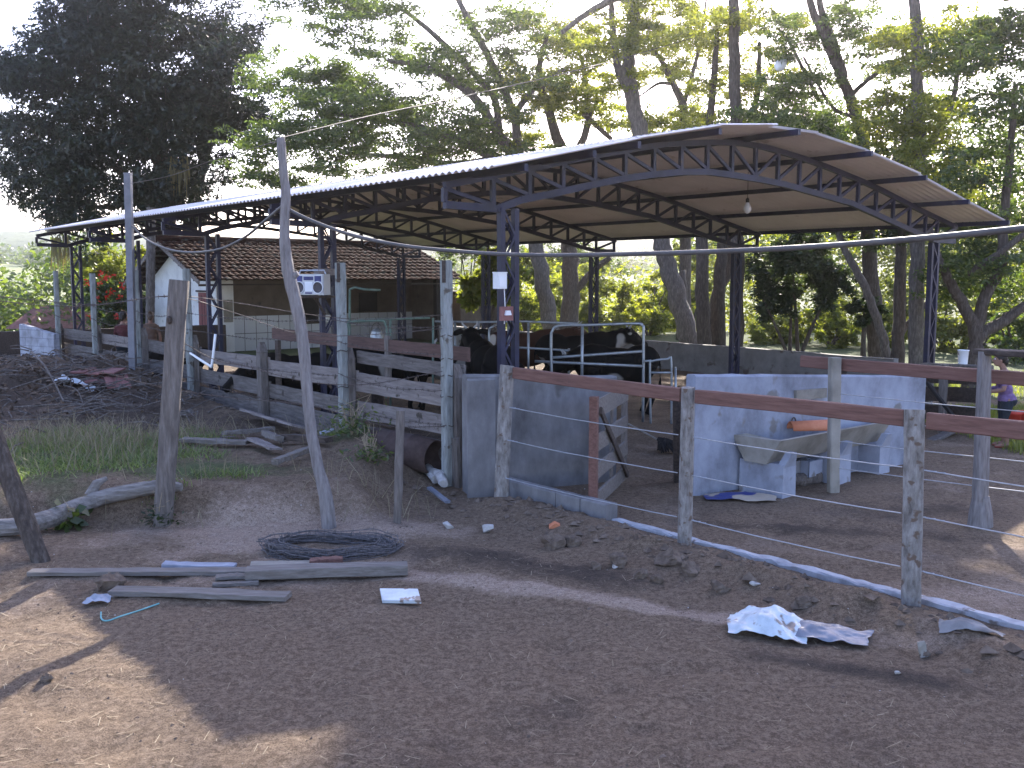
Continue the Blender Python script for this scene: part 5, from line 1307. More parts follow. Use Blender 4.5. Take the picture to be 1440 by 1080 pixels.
# dense dark tree on the left
T1 = tree('mango_tree', 'big dense dark leaved tree towering over the far end of the shed', 'tree', GT,
    [([(243, 490, 40), (240, 400, 40), (236, 320, 40), (228, 240, 40), (218, 170, 40), (212, 110, 40)], .5, .16), ([(262, 490, 41), (266, 400, 41), (268, 320, 41), (285, 230, 41), (310, 150, 41)], .42, .15), ([(236, 320, 40), (200, 270, 39.5), (150, 225, 39), (90, 190, 38)], .22, .08), ([(228, 240, 40), (180, 160, 39), (110, 100, 39)], .2, .07), ([(268, 320, 41), (240, 270, 40), (160, 290, 39), (100, 290, 38.5)], .16, .06)],
    [(205, 15, 135, 85, 40, 4, 44), (115, 85, 95, 62, 39, 3.5, 26), (295, 85, 68, 82, 40, 3.5, 28), (40, 108, 48, 46, 38.5, 2.5, 12), (62, 190, 55, 50, 38.5, 3, 14), (145, 185, 85, 62, 39, 3, 20), (255, 175, 85, 70, 40, 3, 24), (322, 165, 42, 44, 40, 2, 11), (90, 262, 75, 42, 38.5, 2.5, 14), (230, 255, 62, 44, 39, 2, 13), (75, 235, 55, 30, 38, 2, 8), (105, 312, 30, 22, 38, 1.2, 4), (210, -70, 120, 60, 40, 4, 20), (205, 290, 50, 30, 38, 1.5, 5), (205, 70, 55, 70, 37.4, 1, 14), (230, 190, 45, 60, 37.4, 1, 9)],
    M['leaf_dark'], M['bark'], 150000, .21, .075, .7, (.85, 1.4), .03, seed=11, droop=.55, sub=10)
# moss hanging from it
rn = np.random.default_rng(2)
for (px, py, rx, n, ln) in ((250, 225, 14, 50, 1.3), (85, 338, 13, 40, 1.2)):
    V = []; F = []
    for _ in range(n):
        c = at(px + rn.uniform(-rx, rx), py + rn.uniform(-8, 8), 37.6 + rn.uniform(-.4, .4)); l_ = ln * rn.uniform(.5, 1.1)
        k = len(V); x = .02; dx = rn.uniform(-.15, .15)
        V += [(c.x - x, c.y, c.z), (c.x + x, c.y + .02, c.z), (c.x + dx * .6 + x * 1.2, c.y, c.z - l_ * .6), (c.x + dx - .01, c.y, c.z - l_)]; F.append((k, k + 1, k + 2, k + 3))
    npmesh('hanging_moss', V, F, M['moss'], parent=T1)
# wide feathery tree
tree('spreading_tree', 'wide feathery tree with flat layered branches behind the shed roof', 'tree', GT,
    [([(778, 488, 36), (767, 420, 36), (755, 350, 36), (745, 290, 36), (732, 240, 36), (702, 190, 35.5), (662, 132, 35), (600, 95, 34.5), (545, 85, 34)], .33, .07), ([(732, 240, 36), (722, 160, 36), (692, 90, 35.5), (655, 20, 35), (620, -50, 35)], .17, .07), ([(745, 280, 36), (692, 225, 35.5), (640, 195, 35), (560, 172, 34.5), (470, 160, 34)], .17, .05), ([(692, 225, 35.5), (640, 232, 35), (570, 222, 34.5), (480, 215, 34)], .16, .05), ([(702, 190, 35.5), (690, 130, 36), (600, 40, 35), (560, 10, 35)], .14, .05), ([(722, 160, 36), (760, 115, 36.5), (800, 95, 37)], .13, .05)],
    [(500, 28, 90, 30, 34.5, 3, 16), (425, 14, 24, 12, 34, 1.5, 3), (560, 86, 125, 24, 34.5, 3, 18), (440, 128, 100, 34, 34, 3, 20), (530, 150, 125, 36, 34.5, 3.5, 22), (450, 190, 90, 30, 34, 3, 15), (610, 188, 110, 38, 35, 3, 18), (690, 130, 75, 50, 35.5, 3, 16), (540, 228, 110, 24, 34.5, 3, 14), (700, 205, 60, 30, 35.5, 2.5, 9), (392, 195, 32, 14, 34, 2, 4), (372, 238, 34, 12, 34, 2, 4), (740, 60, 70, 45, 36, 3, 9), (690, 30, 60, 35, 35.5, 3, 8), (560, -60, 180, 40, 35, 4, 14), (430, 250, 70, 24, 34, 2, 7)],
    M['leaf_feather'], M['bark_grey'], 100000, .14, .06, .3, (.85, 1.5), .022, seed=21, droop=.1)
tree('roadside_tree', 'thick trunked tree with a forked stem and pale sparse leaves above the shed column', 'tree', GT,
    [([(800, 488, 37.5), (803, 420, 37.5), (801, 350, 37.5), (796, 280, 37.5), (790, 215, 37.5), (772, 160, 37.5), (758, 100, 37.5), (772, 40, 37.5)], .36, .06), ([(790, 250, 37.5), (826, 180, 37.5), (822, 110, 37.5), (812, 60, 37.5)], .16, .05), ([(803, 420, 37.5), (830, 385, 37.2), (858, 362, 37)], .14, .10), ([(820, 160, 37.5), (860, 196, 37)], .10, .08)],
    [(760, 110, 70, 40, 37.5, 3, 11), (800, 60, 60, 40, 37.5, 3, 9), (735, 180, 55, 30, 37.5, 2, 7), (800, 130, 50, 40, 37.5, 2, 7), (845, 165, 35, 20, 37.5, 2, 4), (700, 235, 60, 18, 37, 2, 6), (850, 90, 40, 30, 37.5, 2, 4)],
    M['leaf_pale'], M['bark'], 30000, .14, .06, .34, (.7, 1.3), .02, seed=31, droop=.1)
tree('twin_trunk_tree', 'bare leaning twin trunk with an arching limb rising past the roof ridge', 'tree', GT,
    [([(972, 490, 33), (956, 430, 33), (942, 380, 33), (929, 335, 33), (914, 260, 33), (902, 190, 33), (887, 125, 33), (883, 88, 33), (893, 30, 33), (886, 4, 33), (868, -4, 33), (845, 8, 33), (815, 26, 33), (790, 46, 33)], .34, .07), ([(898, 195, 33.2), (884, 130, 33.2), (870, 98, 33.2), (862, 40, 33.2), (858, -30, 33.2)], .17, .07), ([(893, 30, 33), (900, -20, 33), (930, -70, 33)], .14, .07), ([(958, 500, 33.4), (963, 440, 33.4), (960, 380, 33.4)], .12, .10)],
    [(845, 45, 45, 30, 33, 3, 6), (910, 60, 50, 30, 33, 3, 7), (930, 10, 55, 25, 33, 3, 7), (865, 120, 35, 20, 33, 2, 4), (900, -70, 120, 40, 33, 4, 9), (905, 175, 30, 14, 33, 1.5, 3), (880, -190, 160, 80, 34, 4, 34), (760, -130, 120, 60, 34, 3, 14)],
    M['leaf_pale'], M['bark_grey'], 46000, .13, .06, .4, (.6, 1.1), .016, seed=41, droop=.1)
tree('crooked_tree', 'short crooked dark stemmed tree just above the roof ridge', 'tree', GT,
    [([(964, 480, 40), (962, 300, 40), (962, 185, 40), (961, 150, 40), (946, 118, 40), (930, 85, 40), (915, 70, 40)], .24, .06), ([(961, 150, 40), (972, 110, 40), (985, 60, 40), (993, 0, 40)], .1, .04), ([(946, 118, 40), (925, 118, 40), (900, 135, 40)], .08, .03)],
    [(960, 110, 42, 30, 40, 2.5, 7), (1000, 50, 50, 40, 40, 3, 8), (935, 70, 35, 25, 40, 2, 4), (930, 175, 50, 20, 40, 2, 6), (985, 170, 40, 16, 40, 2, 4), (1000, -20, 60, 30, 40, 3, 5)],
    M['leaf_pale'], M['bark'], 18000, .15, .06, .4, (.6, 1.2), .02, seed=51, droop=.1)
tree('clustered_trunks', 'cluster of dark stout trunks growing close together behind the side wall', 'tree', GT,
    [([(990, 500, 31), (988, 420, 31), (987, 345, 31), (992, 240, 31), (1003, 120, 31), (1010, 20, 31)], .27, .06), ([(1012, 500, 31.4), (1012, 420, 31.4), (1016, 345, 31.4), (1030, 240, 31.4), (1062, 150, 31.4), (1068, 60, 31.4)], .25, .06), ([(1000, 500, 32), (1006, 420, 32), (1025, 380, 32), (1028, 300, 32)], .2, .1)],
    [(1010, 120, 40, 40, 31, 2, 8), (1065, 90, 45, 45, 31, 2.5, 9), (1000, 30, 55, 35, 31, 3, 9), (1075, 185, 45, 16, 31, 2, 6), (1080, 20, 60, 30, 31, 3, 7), (1020, -70, 120, 40, 31, 4, 9), (1060, -220, 170, 110, 32, 4, 44), (1010, 175, 40, 14, 31, 2, 4)],
    M['leaf_pale'], M['bark'], 44000, .12, .05, .32, (.5, 1.0), .014, seed=61, droop=.15)
tree('straight_tree', 'perfectly straight slender trunk rising out of view above the roof ridge', 'tree', GT,
    [([(1037, 490, 29), (1037, 400, 29), (1036, 300, 29), (1035, 180, 29), (1033, 60, 29), (1032, -40, 29), (1031, -160, 29)], .2, .13)],
    [(1060, -190, 190, 90, 29, 3, 46)], M['leaf_mid'], M['bark'], 30000, .18, .08, .4, (.7, 1.2), .02, seed=71)
tree('mossy_tree', 'slanting mossy trunk that forks above the roof slope with dark feathery sprays', 'tree', GT,
    [([(1232, 490, 28), (1228, 420, 28), (1222, 350, 28), (1217, 250, 28), (1212, 190, 28), (1200, 150, 28), (1182, 105, 28), (1160, 55, 28), (1138, 0, 28), (1125, -60, 28)], .24, .08), ([(1186, 110, 28.1), (1172, 60, 28.1), (1155, 15, 28.1), (1148, -40, 28.1)], .13, .07), ([(1150, 140, 28.6), (1136, 110, 28.6), (1110, 60, 28.6), (1095, 40, 28.6)], .06, .03), ([(1205, 165, 28), (1170, 150, 28), (1130, 80, 28)], .06, .03), ([(1195, 135, 28), (1230, 105, 28), (1270, 80, 28)], .07, .03)],
    [(1125, 165, 75, 26, 28, 2.5, 13), (1180, 185, 50, 22, 28, 2, 8), (1235, 65, 60, 32, 28, 2.5, 10), (1245, 100, 48, 20, 28, 2, 8), (1110, 55, 42, 30, 28.6, 2, 7), (1150, 120, 50, 20, 28, 2, 6), (1200, 20, 60, 25, 28, 2.5, 7), (1090, 125, 40, 16, 28, 2, 5), (1170, -60, 130, 35, 28, 3, 9), (1220, -200, 150, 90, 28, 3, 30)],
    M['leaf_feather'], M['bark'], 48000, .115, .046, .3, (.55, 1.0), .013, seed=81, droop=.1)
tree('pale_forked_tree', 'thin pale bent trunk in front of the round dark bush', 'tree', GT,
    [([(1247, 500, 26.4), (1240, 470, 26.4), (1230, 440, 26.4), (1212, 395, 26.4), (1195, 365, 26.4), (1182, 335, 26.4), (1178, 300, 26.4), (1175, 250, 26.4)], .13, .07)],
    [(1180, 300, 50, 30, 26.6, 1.5, 8)], M['leaf_mid'], M['bark_grey'], 9000, .13, .055, .5, (.4, .8), .014, seed=91)
tree('spotted_tree', 'tall straight spotted grey trunk beside the far shed column with a yellowish green crown', 'tree', GT,
    [([(1290, 500, 24.6), (1289, 420, 24.6), (1290, 350, 24.6), (1292, 260, 24.6), (1292, 190, 24.6), (1290, 100, 24.6), (1286, 0, 24.6), (1284, -60, 24.6)], .20, .12), ([(1292, 230, 24.6), (1320, 180, 24.6), (1340, 140, 24.6), (1352, 60, 24.6)], .09, .05)],
    [(1290, 150, 60, 40, 24.6, 2, 13), (1310, 215, 60, 45, 24.6, 2, 13), (1262, 190, 45, 40, 24.6, 1.8, 9), (1330, 60, 75, 50, 24.6, 2.2, 15), (1280, 60, 50, 40, 24.6, 2, 8), (1300, -60, 140, 40, 24.6, 3, 12), (1345, 265, 50, 30, 24.6, 1.6, 8)],
    M['leaf_pale'], M['bark_grey'], 25000, .125, .052, .4, (.45, .9), .013, seed=101, droop=.2)
tree('shadowy_tree', 'dark trunk standing just before the spotted tree with its stem in shadow', 'tree', GT,
    [([(1263, 500, 25.5), (1264, 420, 25.5), (1268, 345, 25.5), (1272, 250, 25.5), (1275, 150, 25.5)], .18, .09), ([(1262, 480, 25.8), (1290, 440, 26), (1330, 400, 26)], .1, .05)],
    [(1250, 240, 55, 35, 26, 1.8, 9), (1240, 310, 60, 35, 26, 1.8, 9)], M['leaf_deep'], M['bark'], 11000, .13, .055, .4, (.5, .9), .013, seed=111)
tree('branching_tree', 'low branching tree with thick dark limbs behind the woman', 'tree', GT,
    [([(1370, 505, 22), (1372, 470, 22), (1358, 435, 22), (1338, 400, 22), (1318, 360, 22), (1305, 310, 22)], .17, .07), ([(1372, 470, 22), (1385, 420, 22), (1408, 370, 22), (1412, 300, 22), (1420, 220, 22), (1428, 120, 22)], .14, .06), ([(1374, 480, 22), (1410, 452, 22), (1450, 425, 22), (1500, 400, 22)], .15, .08), ([(1360, 385, 21.8), (1400, 360, 21.8), (1450, 320, 21.8)], .08, .06)],
    [(1395, 70, 70, 50, 22, 2, 18), (1430, 140, 50, 50, 22, 2, 12), (1400, 240, 60, 45, 22.5, 1.8, 12), (1420, 330, 50, 40, 22.5, 1.6, 10), (1375, 390, 60, 35, 23, 1.6, 10), (1440, 410, 50, 35, 22.5, 1.5, 8), (1350, 330, 40, 35, 23, 1.5, 7), (1440, 20, 90, 50, 22, 2.5, 14), (1430, -60, 140, 50, 22, 3, 14)],
    M['leaf_mid'], M['bark'], 32000, .125, .052, .4, (.5, .9), .014, seed=121, droop=.25)
# palm trunks by the house
pt_ = thing('palm_trunk', 'slim ringed palm trunk beside the gable of the tiled house', 'palm', at(213, 470, 34.5))
m = MB(); pts = [at(213 + (250 - y) * .01, y, 34.5) for y in range(500, 285, -8)]; pts = [Vector((pts[0].x, pts[0].y, -.2))] + pts
m.tube(pts, [.15 * (1 + .09 * (i % 2)) for i in range(len(pts))], 10); m.build('stem', M['bark_grey'], pt_)
# ------------------------------------------------------------------ bushes
GB = 'bushes behind the shed'
bush('flowering_shrub', 'rounded green shrub dotted with red flowers beyond the corral', GB, 152, 425, 40, 42, 37, 1.2, 22, 9000, M['leaf_mid'], .15, .07, seed=1)
fl = [o for o in C.objects if o.name.startswith('flowering_shrub')][0]
rn = np.random.default_rng(4); P = []
for px, py in ((122, 396), (148, 392), (155, 388), (140, 400), (172, 402), (136, 420), (150, 418), (168, 418), (165, 445), (130, 445), (178, 440), (158, 410), (142, 384)):
    c = at(px, py, 35.7); V, F = leaf_quads(np.array(c) + rn.normal(size=(14, 3)) * .06, .11, .09, 0); npmesh('flower', V, F, M['petal_red'], parent=fl)
BS = [('leafy_shrub', 'airy yellowish shrub behind the red flowering one', 165, 365, 55, 40, 41, 2, 20, 9000, 'leaf_yellow', .16, .08),
      ('leafy_shrub', 'dark bush between the flowering shrub and the palm trunk', 192, 430, 26, 40, 39, 1, 12, 5000, 'leaf_deep', .16, .08),
      ('broadleaf_shrub', 'bright yellow green broad leaved shrub beside the house end', 690, 398, 42, 40, 33.5, 1.5, 24, 6500, 'leaf_yellow', .24, .15),
      ('leafy_shrub', 'sunny shrub between the nearest column and the thick trunks', 745, 415, 40, 60, 44, 2, 26, 12000, 'leaf_yellow', .16, .08),
      ('leafy_shrub', 'tall sunlit shrub behind the pale laced column', 850, 425, 55, 70, 46, 2.5, 36, 17000, 'leaf_yellow', .16, .08),
      ('leafy_shrub', 'pale sunlit shrub left of the leaning twin trunk', 910, 440, 45, 55, 43, 2, 26, 13000, 'leaf_pale', .15, .075),
      ('leafy_shrub', 'green shrub seen between the leaning trunk and the cluster of trunks', 962, 410, 35, 70, 46, 2, 26, 12000, 'leaf_yellow', .16, .08),
      ('round_bush', 'big rounded very dark bush behind the side wall', 1118, 385, 62, 62, 29, 1.4, 34, 24000, 'leaf_deep', .14, .06),
      ('round_bush', 'small ball shaped dark bush hanging beside the pale bent trunk', 1214, 438, 22, 24, 27.4, .5, 12, 6000, 'leaf_deep', .10, .05),
      ('leafy_shrub', 'sunlit yellow shrub below the big rounded bush', 1095, 470, 50, 30, 38, 2, 18, 9000, 'leaf_yellow', .15, .075),
      ('leafy_shrub', 'light green shrub low behind the wall between the two dark bushes', 1170, 455, 40, 45, 36, 2, 22, 11000, 'leaf_pale', .15, .075),
      ('leafy_shrub', 'sunny shrub behind the spotted grey trunk', 1255, 450, 40, 50, 37, 2, 20, 10000, 'leaf_yellow', .15, .075),
      ('leafy_shrub', 'bright shrub between the shed column and the white bucket', 1325, 450, 35, 50, 34, 1.6, 20, 10000, 'leaf_yellow', .14, .07),
      ('leafy_shrub', 'mid green shrub at the picture edge behind the woman', 1430, 500, 45, 60, 30, 1.6, 26, 13000, 'leaf_mid', .14, .07),
      ('leafy_shrub', 'bright spray of leaves behind the white bucket and the limbs', 1390, 460, 40, 45, 33, 1.5, 18, 9000, 'leaf_yellow', .14, .07),
      ('leafy_shrub', 'hazy green tree top seen under the roof beyond the house end', 660, 350, 55, 28, 58, 3, 20, 9000, 'leaf_mid', .2, .1),
      ('leafy_shrub', 'distant dark shrub under the roof right of the meter box', 790, 370, 70, 32, 62, 3, 24, 10000, 'leaf_mid', .2, .1)]
for i, (nm, lab, px, py, rx, ry, Y, dr, n, nl, lm, L, W) in enumerate(BS):
    lab = lab.replace('left of the', 'beside the').replace('right of the', 'past the')
    bush(nm, lab, GB, px, py, rx, ry, Y, dr, n, nl, M[lm], L, W, seed=40 + i)
# hedge wall of undergrowth further back and trees beyond (one mass)
rn = np.random.default_rng(77); cs = []
for i in range(150):
    px = rn.uniform(560, 1560); Y = rn.uniform(48, 62); p = at(px, 440, Y); r = rn.uniform(1.2, 2.6); z = gz(p.x, p.y)
    zt = rn.uniform(.3, 5.5) if px > 980 else rn.uniform(.2, 2.6)
    cs.append((np.array([p.x, p.y, z + zt]), (r, r, r * .8)))
V, F = leaf_quads(clump_points(cs, 60000, rn), .26, .13, .2, rng=rn); npmesh('undergrowth', V, F, M['leaf_pale'], kind='stuff')
cs = []
for i in range(110):
    px = rn.uniform(980, 1700); Y = rn.uniform(50, 75); p = at(px, 300, Y); r = rn.uniform(1.5, 3.2)
    cs.append((np.array([p.x, p.y, rn.uniform(4, 12)]), (r, r, r * .7)))
V, F = leaf_quads(clump_points(cs, 42000, rn), .3, .15, .2, rng=rn); npmesh('far_woods', V, F, M['leaf_mid'], kind='stuff')
# far forest in the valley and on the hills
cs = []
for i in range(110):
    px = rn.uniform(-220, 190); Y = rn.uniform(62, 125); p = at(px, 420, Y); z = gz(p.x, p.y); r = rn.uniform(2.2, 4.2); hgt_ = rn.uniform(2.5, 6.0)
    for _ in range(5): cs.append((np.array([p.x + rn.normal() * r * .6, p.y + rn.normal() * r * .6, z + hgt_ + rn.normal() * r * .35]), (r * .6, r * .6, r * .5)))
V, F = leaf_quads(clump_points(cs, 100000, rn), .42, .22, .2, rng=rn); npmesh('valley_forest', V, F, M['leaf_mid'], kind='stuff')
cs = []
for i in range(900):
    Y = rn.uniform(125, 420); px = rn.uniform(-250, 1000); p = at(px, 390, Y)
    z = float(np.maximum(hf_near(np.array([[p.x]]), np.array([[Y]])), hf_far(np.array([[p.x]]), np.array([[Y]])))[0, 0])
    if Y < 290 and fbm(np.array([p.x * .02]), np.array([Y * .02]), 3)[0] < -.02: continue
    r = rn.uniform(3, 6)
    for _ in range(3): cs.append((np.array([p.x + rn.normal() * r * .7, p.y + rn.normal() * r * .7, z + r * .6 + rn.normal() * .8]), (r * .7, r * .7, r * .6)))
V, F = leaf_quads(clump_points(cs, 110000, rn), 1.2, .65, .2, rng=rn); npmesh('hill_forest', V, F, M['leaf_mid'], kind='stuff')
# lamp hung from the mossy tree's branch
pl = at(1097, 92, 27.6); ptp = at(1122, 62, 28.2)
t = thing('hanging_lamp', 'white bulb shaped yard lamp hanging from a tree branch above the roof', 'lamp', pl)
ax = (ptp - pl).normalized()
m = MB(); m.lathe(pl, [(.001, -.22), (.09, -.15), (.145, -.06), (.155, .03), (.125, .14), (.08, .22), (.075, .26)], 16, axis=ax); m.build('globe', M['milk_glass'], t, True)
m = MB(); m.lathe(pl + ax * .255, [(.085, 0), (.085, .1), (.04, .16)], 12, axis=ax); m.tube([pl + ax * .4, (pl + ptp) / 2 + ax * .1, ptp], .02, 6); m.build('arm', M['wire'], t)

# ------------------------------------------------------------------ grass and litter
def blades(pts, h0, h1, wd, rng, lean=.5):
    n = len(pts); hgt_ = rng.uniform(h0, h1, n); a = rng.uniform(0, 6.28, n); le = rng.uniform(.1, lean, n) * hgt_
    d = np.stack([np.cos(a), np.sin(a), np.zeros(n)], 1); b = rng.uniform(0, 6.28, n); sd = np.stack([np.cos(b), np.sin(b), np.zeros(n)], 1) * wd
    up = np.array([0, 0, 1.0]); mid = pts + d * (le * .35)[:, None] + up * (hgt_ * .6)[:, None]; tip = pts + d * le[:, None] + up * hgt_[:, None]
    V = np.stack([pts - sd, pts + sd, mid + sd * .7, mid - sd * .7, tip], 1).reshape(-1, 3)
    k = np.arange(n) * 5; F1 = np.stack([k, k + 1, k + 2, k + 3], 1); F2 = np.stack([k + 3, k + 2, k + 4, k + 4], 1)
    return V, F1, F2
M['grass'] = leafmat('rough_grass_blade', (.075, .11, .038), (.20, .24, .11), .35, .03)
M['grass_dry'] = leafmat('dry_grass_blade', (.18, .145, .09), (.34, .29, .19), .25, .02, (1, 1, 1))
def scatter(n, fn, x0, x1, y0, y1, rng):
    x = rng.uniform(x0, x1, n); y = rng.uniform(y0, y1, n); k = rng.random(n) < fn(x, y); x, y = x[k], y[k]; return np.stack([x, y, hgt(x, y) - .01], 1)
def npmix(name, V, F1, F2, mat):
    V = np.asarray(V); F3 = np.concatenate([F2[:, :3]]); me = bpy.data.meshes.new(name)
    nv = len(V); me.vertices.add(nv); me.vertices.foreach_set('co', V.astype(np.float32).ravel())
    lo = np.concatenate([F1.ravel(), F3.ravel()]).astype(np.int32); me.loops.add(len(lo)); me.loops.foreach_set('vertex_index', lo)
    ls = np.concatenate([np.arange(len(F1)) * 4, len(F1) * 4 + np.arange(len(F3)) * 3]).astype(np.int32)
    me.polygons.add(len(ls)); me.polygons.foreach_set('loop_start', ls); me.materials.append(mat); me.update(calc_edges=True)
    o = bpy.data.objects.new(name, me); link(o); o['kind'] = 'stuff'; return o
rn = np.random.default_rng(12)
e2 = lambda cx, cy, rx, ry: (lambda x, y: np.exp(-(((x - cx) / rx) ** 2 + ((y - cy) / ry) ** 2)))
def gf(x, y):
    v = np.maximum.reduce([1.1 * e2(-6.0, 12.3, 1.9, 1.4)(x, y), .62 * e2(-3.3, 10.8, .9, .25)(x, y), .8 * e2(-6.8, 10.9, 1.5, .8)(x, y), .7 * e2(-2.15, 13.3, .35, .5)(x, y), .5 * e2(-3.6, 10.25, .3, .2)(x, y)])
    return np.clip(v * (.1 + 1.9 * vnoise(x * 1.6, y * 1.6)) - .18, 0, 1)
P = scatter(130000, gf, -9, -1, 9.8, 16, rn); V, F1, F2 = blades(P, .03, .115, .006, rn, 2.4); npmix('grass', V, F1, F2, M['grass'])
P = np.concatenate([scatter(34000, lambda x, y: gf(x, y) * .45, -9, -1, 9.8, 16, rn), scatter(5000, lambda x, y: .6 * e2(-1.5, 10.5, .6, .5)(x, y) + .5 * e2(-3.6, 10.1, .5, .4)(x, y) + .6 * e2(-2.0, 13.2, .5, .6)(x, y) + .4 * e2(-4.5, 13.4, 2, .8)(x, y), -7, 0, 9, 15, rn)])
V, F1, F2 = blades(P, .08, .4, .004, rn, 1.3); npmix('dry_grass', V, F1, F2, M['grass_dry'])
# weeds at the foot of the fence, leafy plant at the log
for (x, y, s_, n_, lab, mt) in ((495, 612, .28, 260, 'tuft of grey green weeds at the foot of the second pale post', 'leaf_feather'), (520, 648, .2, 130, 'low weed clump under the rusty drum end', 'leaf_feather'), (96, 742, .16, 60, 'small broad leaved weed growing beside the fallen log', 'leaf_mid'), (228, 736, .16, 120, 'green weeds at the foot of the thick log post', 'leaf_deep'), (590, 640, .16, 90, 'dark weed clump between the drum and the corner post', 'leaf_deep')):
    p = Gd(x, y); t = thing('weed', lab, 'weed', p, 'weeds in the yard'); rr = np.random.default_rng(int(x))
    Q = np.array(p) + np.abs(rr.normal(size=(n_, 3))) * np.array([0, 0, s_ * .6]) + rr.normal(size=(n_, 3)) * np.array([s_ * .6, s_ * .5, 0]); big = 'broad' in lab
    V, F = leaf_quads(Q, .13 if big else .08, .09 if big else .03, 0, .6, rng=rr); npmesh('leaves', V, F, M[mt], parent=t)
    m = MB(); rg = random.Random(int(x))
    for _ in range(12): m.tube([p, p + Vector((rg.uniform(-.5, .5) * s_, rg.uniform(-.5, .5) * s_, rg.uniform(.6, 1.5) * s_)), p + Vector((rg.uniform(-1, 1) * s_, rg.uniform(-1, 1) * s_, rg.uniform(.8, 2.2) * s_))], [.006, .005, .002], 4, cap=False)
    m.build('stem', M['straw'], t)
# sunny grass behind the woman
P = scatter(26000, lambda x, y: sst(12.75, 13.0, (x - O2.x) * C2.x + (y - O2.y) * C2.y) * (y < 30), 5, 14, 13, 26, rn)
P2 = scatter(16000, lambda x, y: sst(7.1, 7.4, x) * sst(13.6, 13.9, y + .25 * (x - 7.4)), 6.8, 10, 13.5, 19, rn)
V, F1, F2 = blades(np.concatenate([P, P2]), .05, .16, .008, rn, .6); npmix('lawn_grass', V, F1, F2, M['leaf_yellow'])
# grit, straw and dung crumbs scattered over the soil
def grit(name, n, r0, r1, mat, fn, x0, x1, y0, y1, seed):
    rr = np.random.default_rng(seed); P = scatter(n, fn, x0, x1, y0, y1, rr); k = len(P); r = r0 + (r1 - r0) * rr.random(k) ** 3
    O = np.array([[1, 0, 0], [0, 1, 0], [-1, 0, 0], [0, -1, 0], [0, 0, 1], [0, 0, -.6]]) * np.array([1, 1, .6]); th = rr.uniform(0, 6.28, k); c, s = np.cos(th), np.sin(th)
    J = O[None] * (1 + .35 * rr.normal(size=(k, 6, 1))); X = J[..., 0] * c[:, None] - J[..., 1] * s[:, None]; Yv = J[..., 0] * s[:, None] + J[..., 1] * c[:, None]
    V = (np.stack([X, Yv, J[..., 2]], -1) * r[:, None, None] + P[:, None, :] + np.array([0, 0, .3]) * r[:, None, None]).reshape(-1, 3)
    f = np.array([[0, 1, 4], [1, 2, 4], [2, 3, 4], [3, 0, 4], [1, 0, 5], [2, 1, 5], [3, 2, 5], [0, 3, 5]]); F = (f[None] + (np.arange(k) * 6)[:, None, None]).reshape(-1, 3)
    npmesh(name, V, F, mat, kind='stuff')
sfun = lambda x, y: (x - O2.x) * C2.x + (y - O2.y) * C2.y
grit('soil_crumbs', 60000, .003, .018, M['soil_clod'], lambda x, y: np.where(sfun(x, y) < -1.2, .35 + .65 * (vnoise(x * 1.5, y * 1.5) > .5), .12), -7, 6, 4.2, 13, 21)
grit('soil_crumbs', 5000, .015, .07, M['soil_clod'], lambda x, y: np.exp(-((sfun(x, y) + 1.5) / .3) ** 2), -2, 6, 4.2, 11.5, 22)
grit('soil_crumbs', 16000, .012, .06, M['soil_clod'], lambda x, y: .9 * e2(-8.4, 17.6, 2.6, 2.6)(x, y), -13, -4, 13.5, 22, 23)
grit('gravel', 9000, .003, .013, M['stone'], lambda x, y: np.where(sfun(x, y) < -1.2, .5, .1), -7, 6, 4.2, 12, 24)
def strawbits(n, seed):
    rr = np.random.default_rng(seed); P = scatter(n, lambda x, y: np.where(sfun(x, y) < -1.1, .4 + .6 * e2(-3.5, 9, 3, 2)(x, y), .12), -7, 6, 4.3, 13, rr); k = len(P); th = rr.uniform(0, 3.14, k); L = rr.uniform(.01, .06, k)[:, None]
    d = np.stack([np.cos(th), np.sin(th), rr.normal(size=k) * .1], 1) * L; s = np.stack([-np.sin(th), np.cos(th), np.zeros(k)], 1) * .0022; P[:, 2] += .016
    V = np.stack([P - d - s, P - d + s, P + d + s, P + d - s], 1).reshape(-1, 3); npmesh('straw_litter', V, np.arange(4 * k).reshape(k, 4), M['straw'], kind='stuff')
strawbits(7000, 25)
# dry brush over the dirt heap
def brush(n, seed):
    rr = random.Random(seed); m = MB()
    for _ in range(n):
        x = rr.gauss(-8.3, 2.0); y = rr.gauss(17.0, 1.8)
        if (x - O2.x) * C2.x + (y - O2.y) * C2.y > -1.9: continue
        a = rr.uniform(0, 6.28); L = rr.uniform(.25, 1.0); z = gz(x, y); d = Vector((math.cos(a), math.sin(a), rr.uniform(-.1, .25))); p = Vector((x, y, z + rr.uniform(0, .12)))
        mid = p + d * L * .5 + Vector((rr.uniform(-.1, .1), rr.uniform(-.1, .1), .05)); m.tube([p, mid, p + d * L + Vector((0, 0, rr.uniform(-.1, .1)))], [.012, .010, .004], 4, cap=False)
    o = m.build('dry_brush', M['bark_grey']); o['kind'] = 'stuff'
brush(480, 6)
P = scatter(9000, lambda x, y: .9 * e2(-8.4, 17.2, 2.6, 2.4)(x, y) * (sfun(x, y) < -1.8), -13, -4, 13, 22, np.random.default_rng(31)); P[:, 2] += .02
V, F = leaf_quads(P, .09, .05, 0, .8, rng=np.random.default_rng(32)); npmesh('leaf_litter', V, F, leafmat('dead_leaf', (.05, .032, .022), (.17, .115, .08), .1, .02, (1, 1, 1)), kind='stuff')
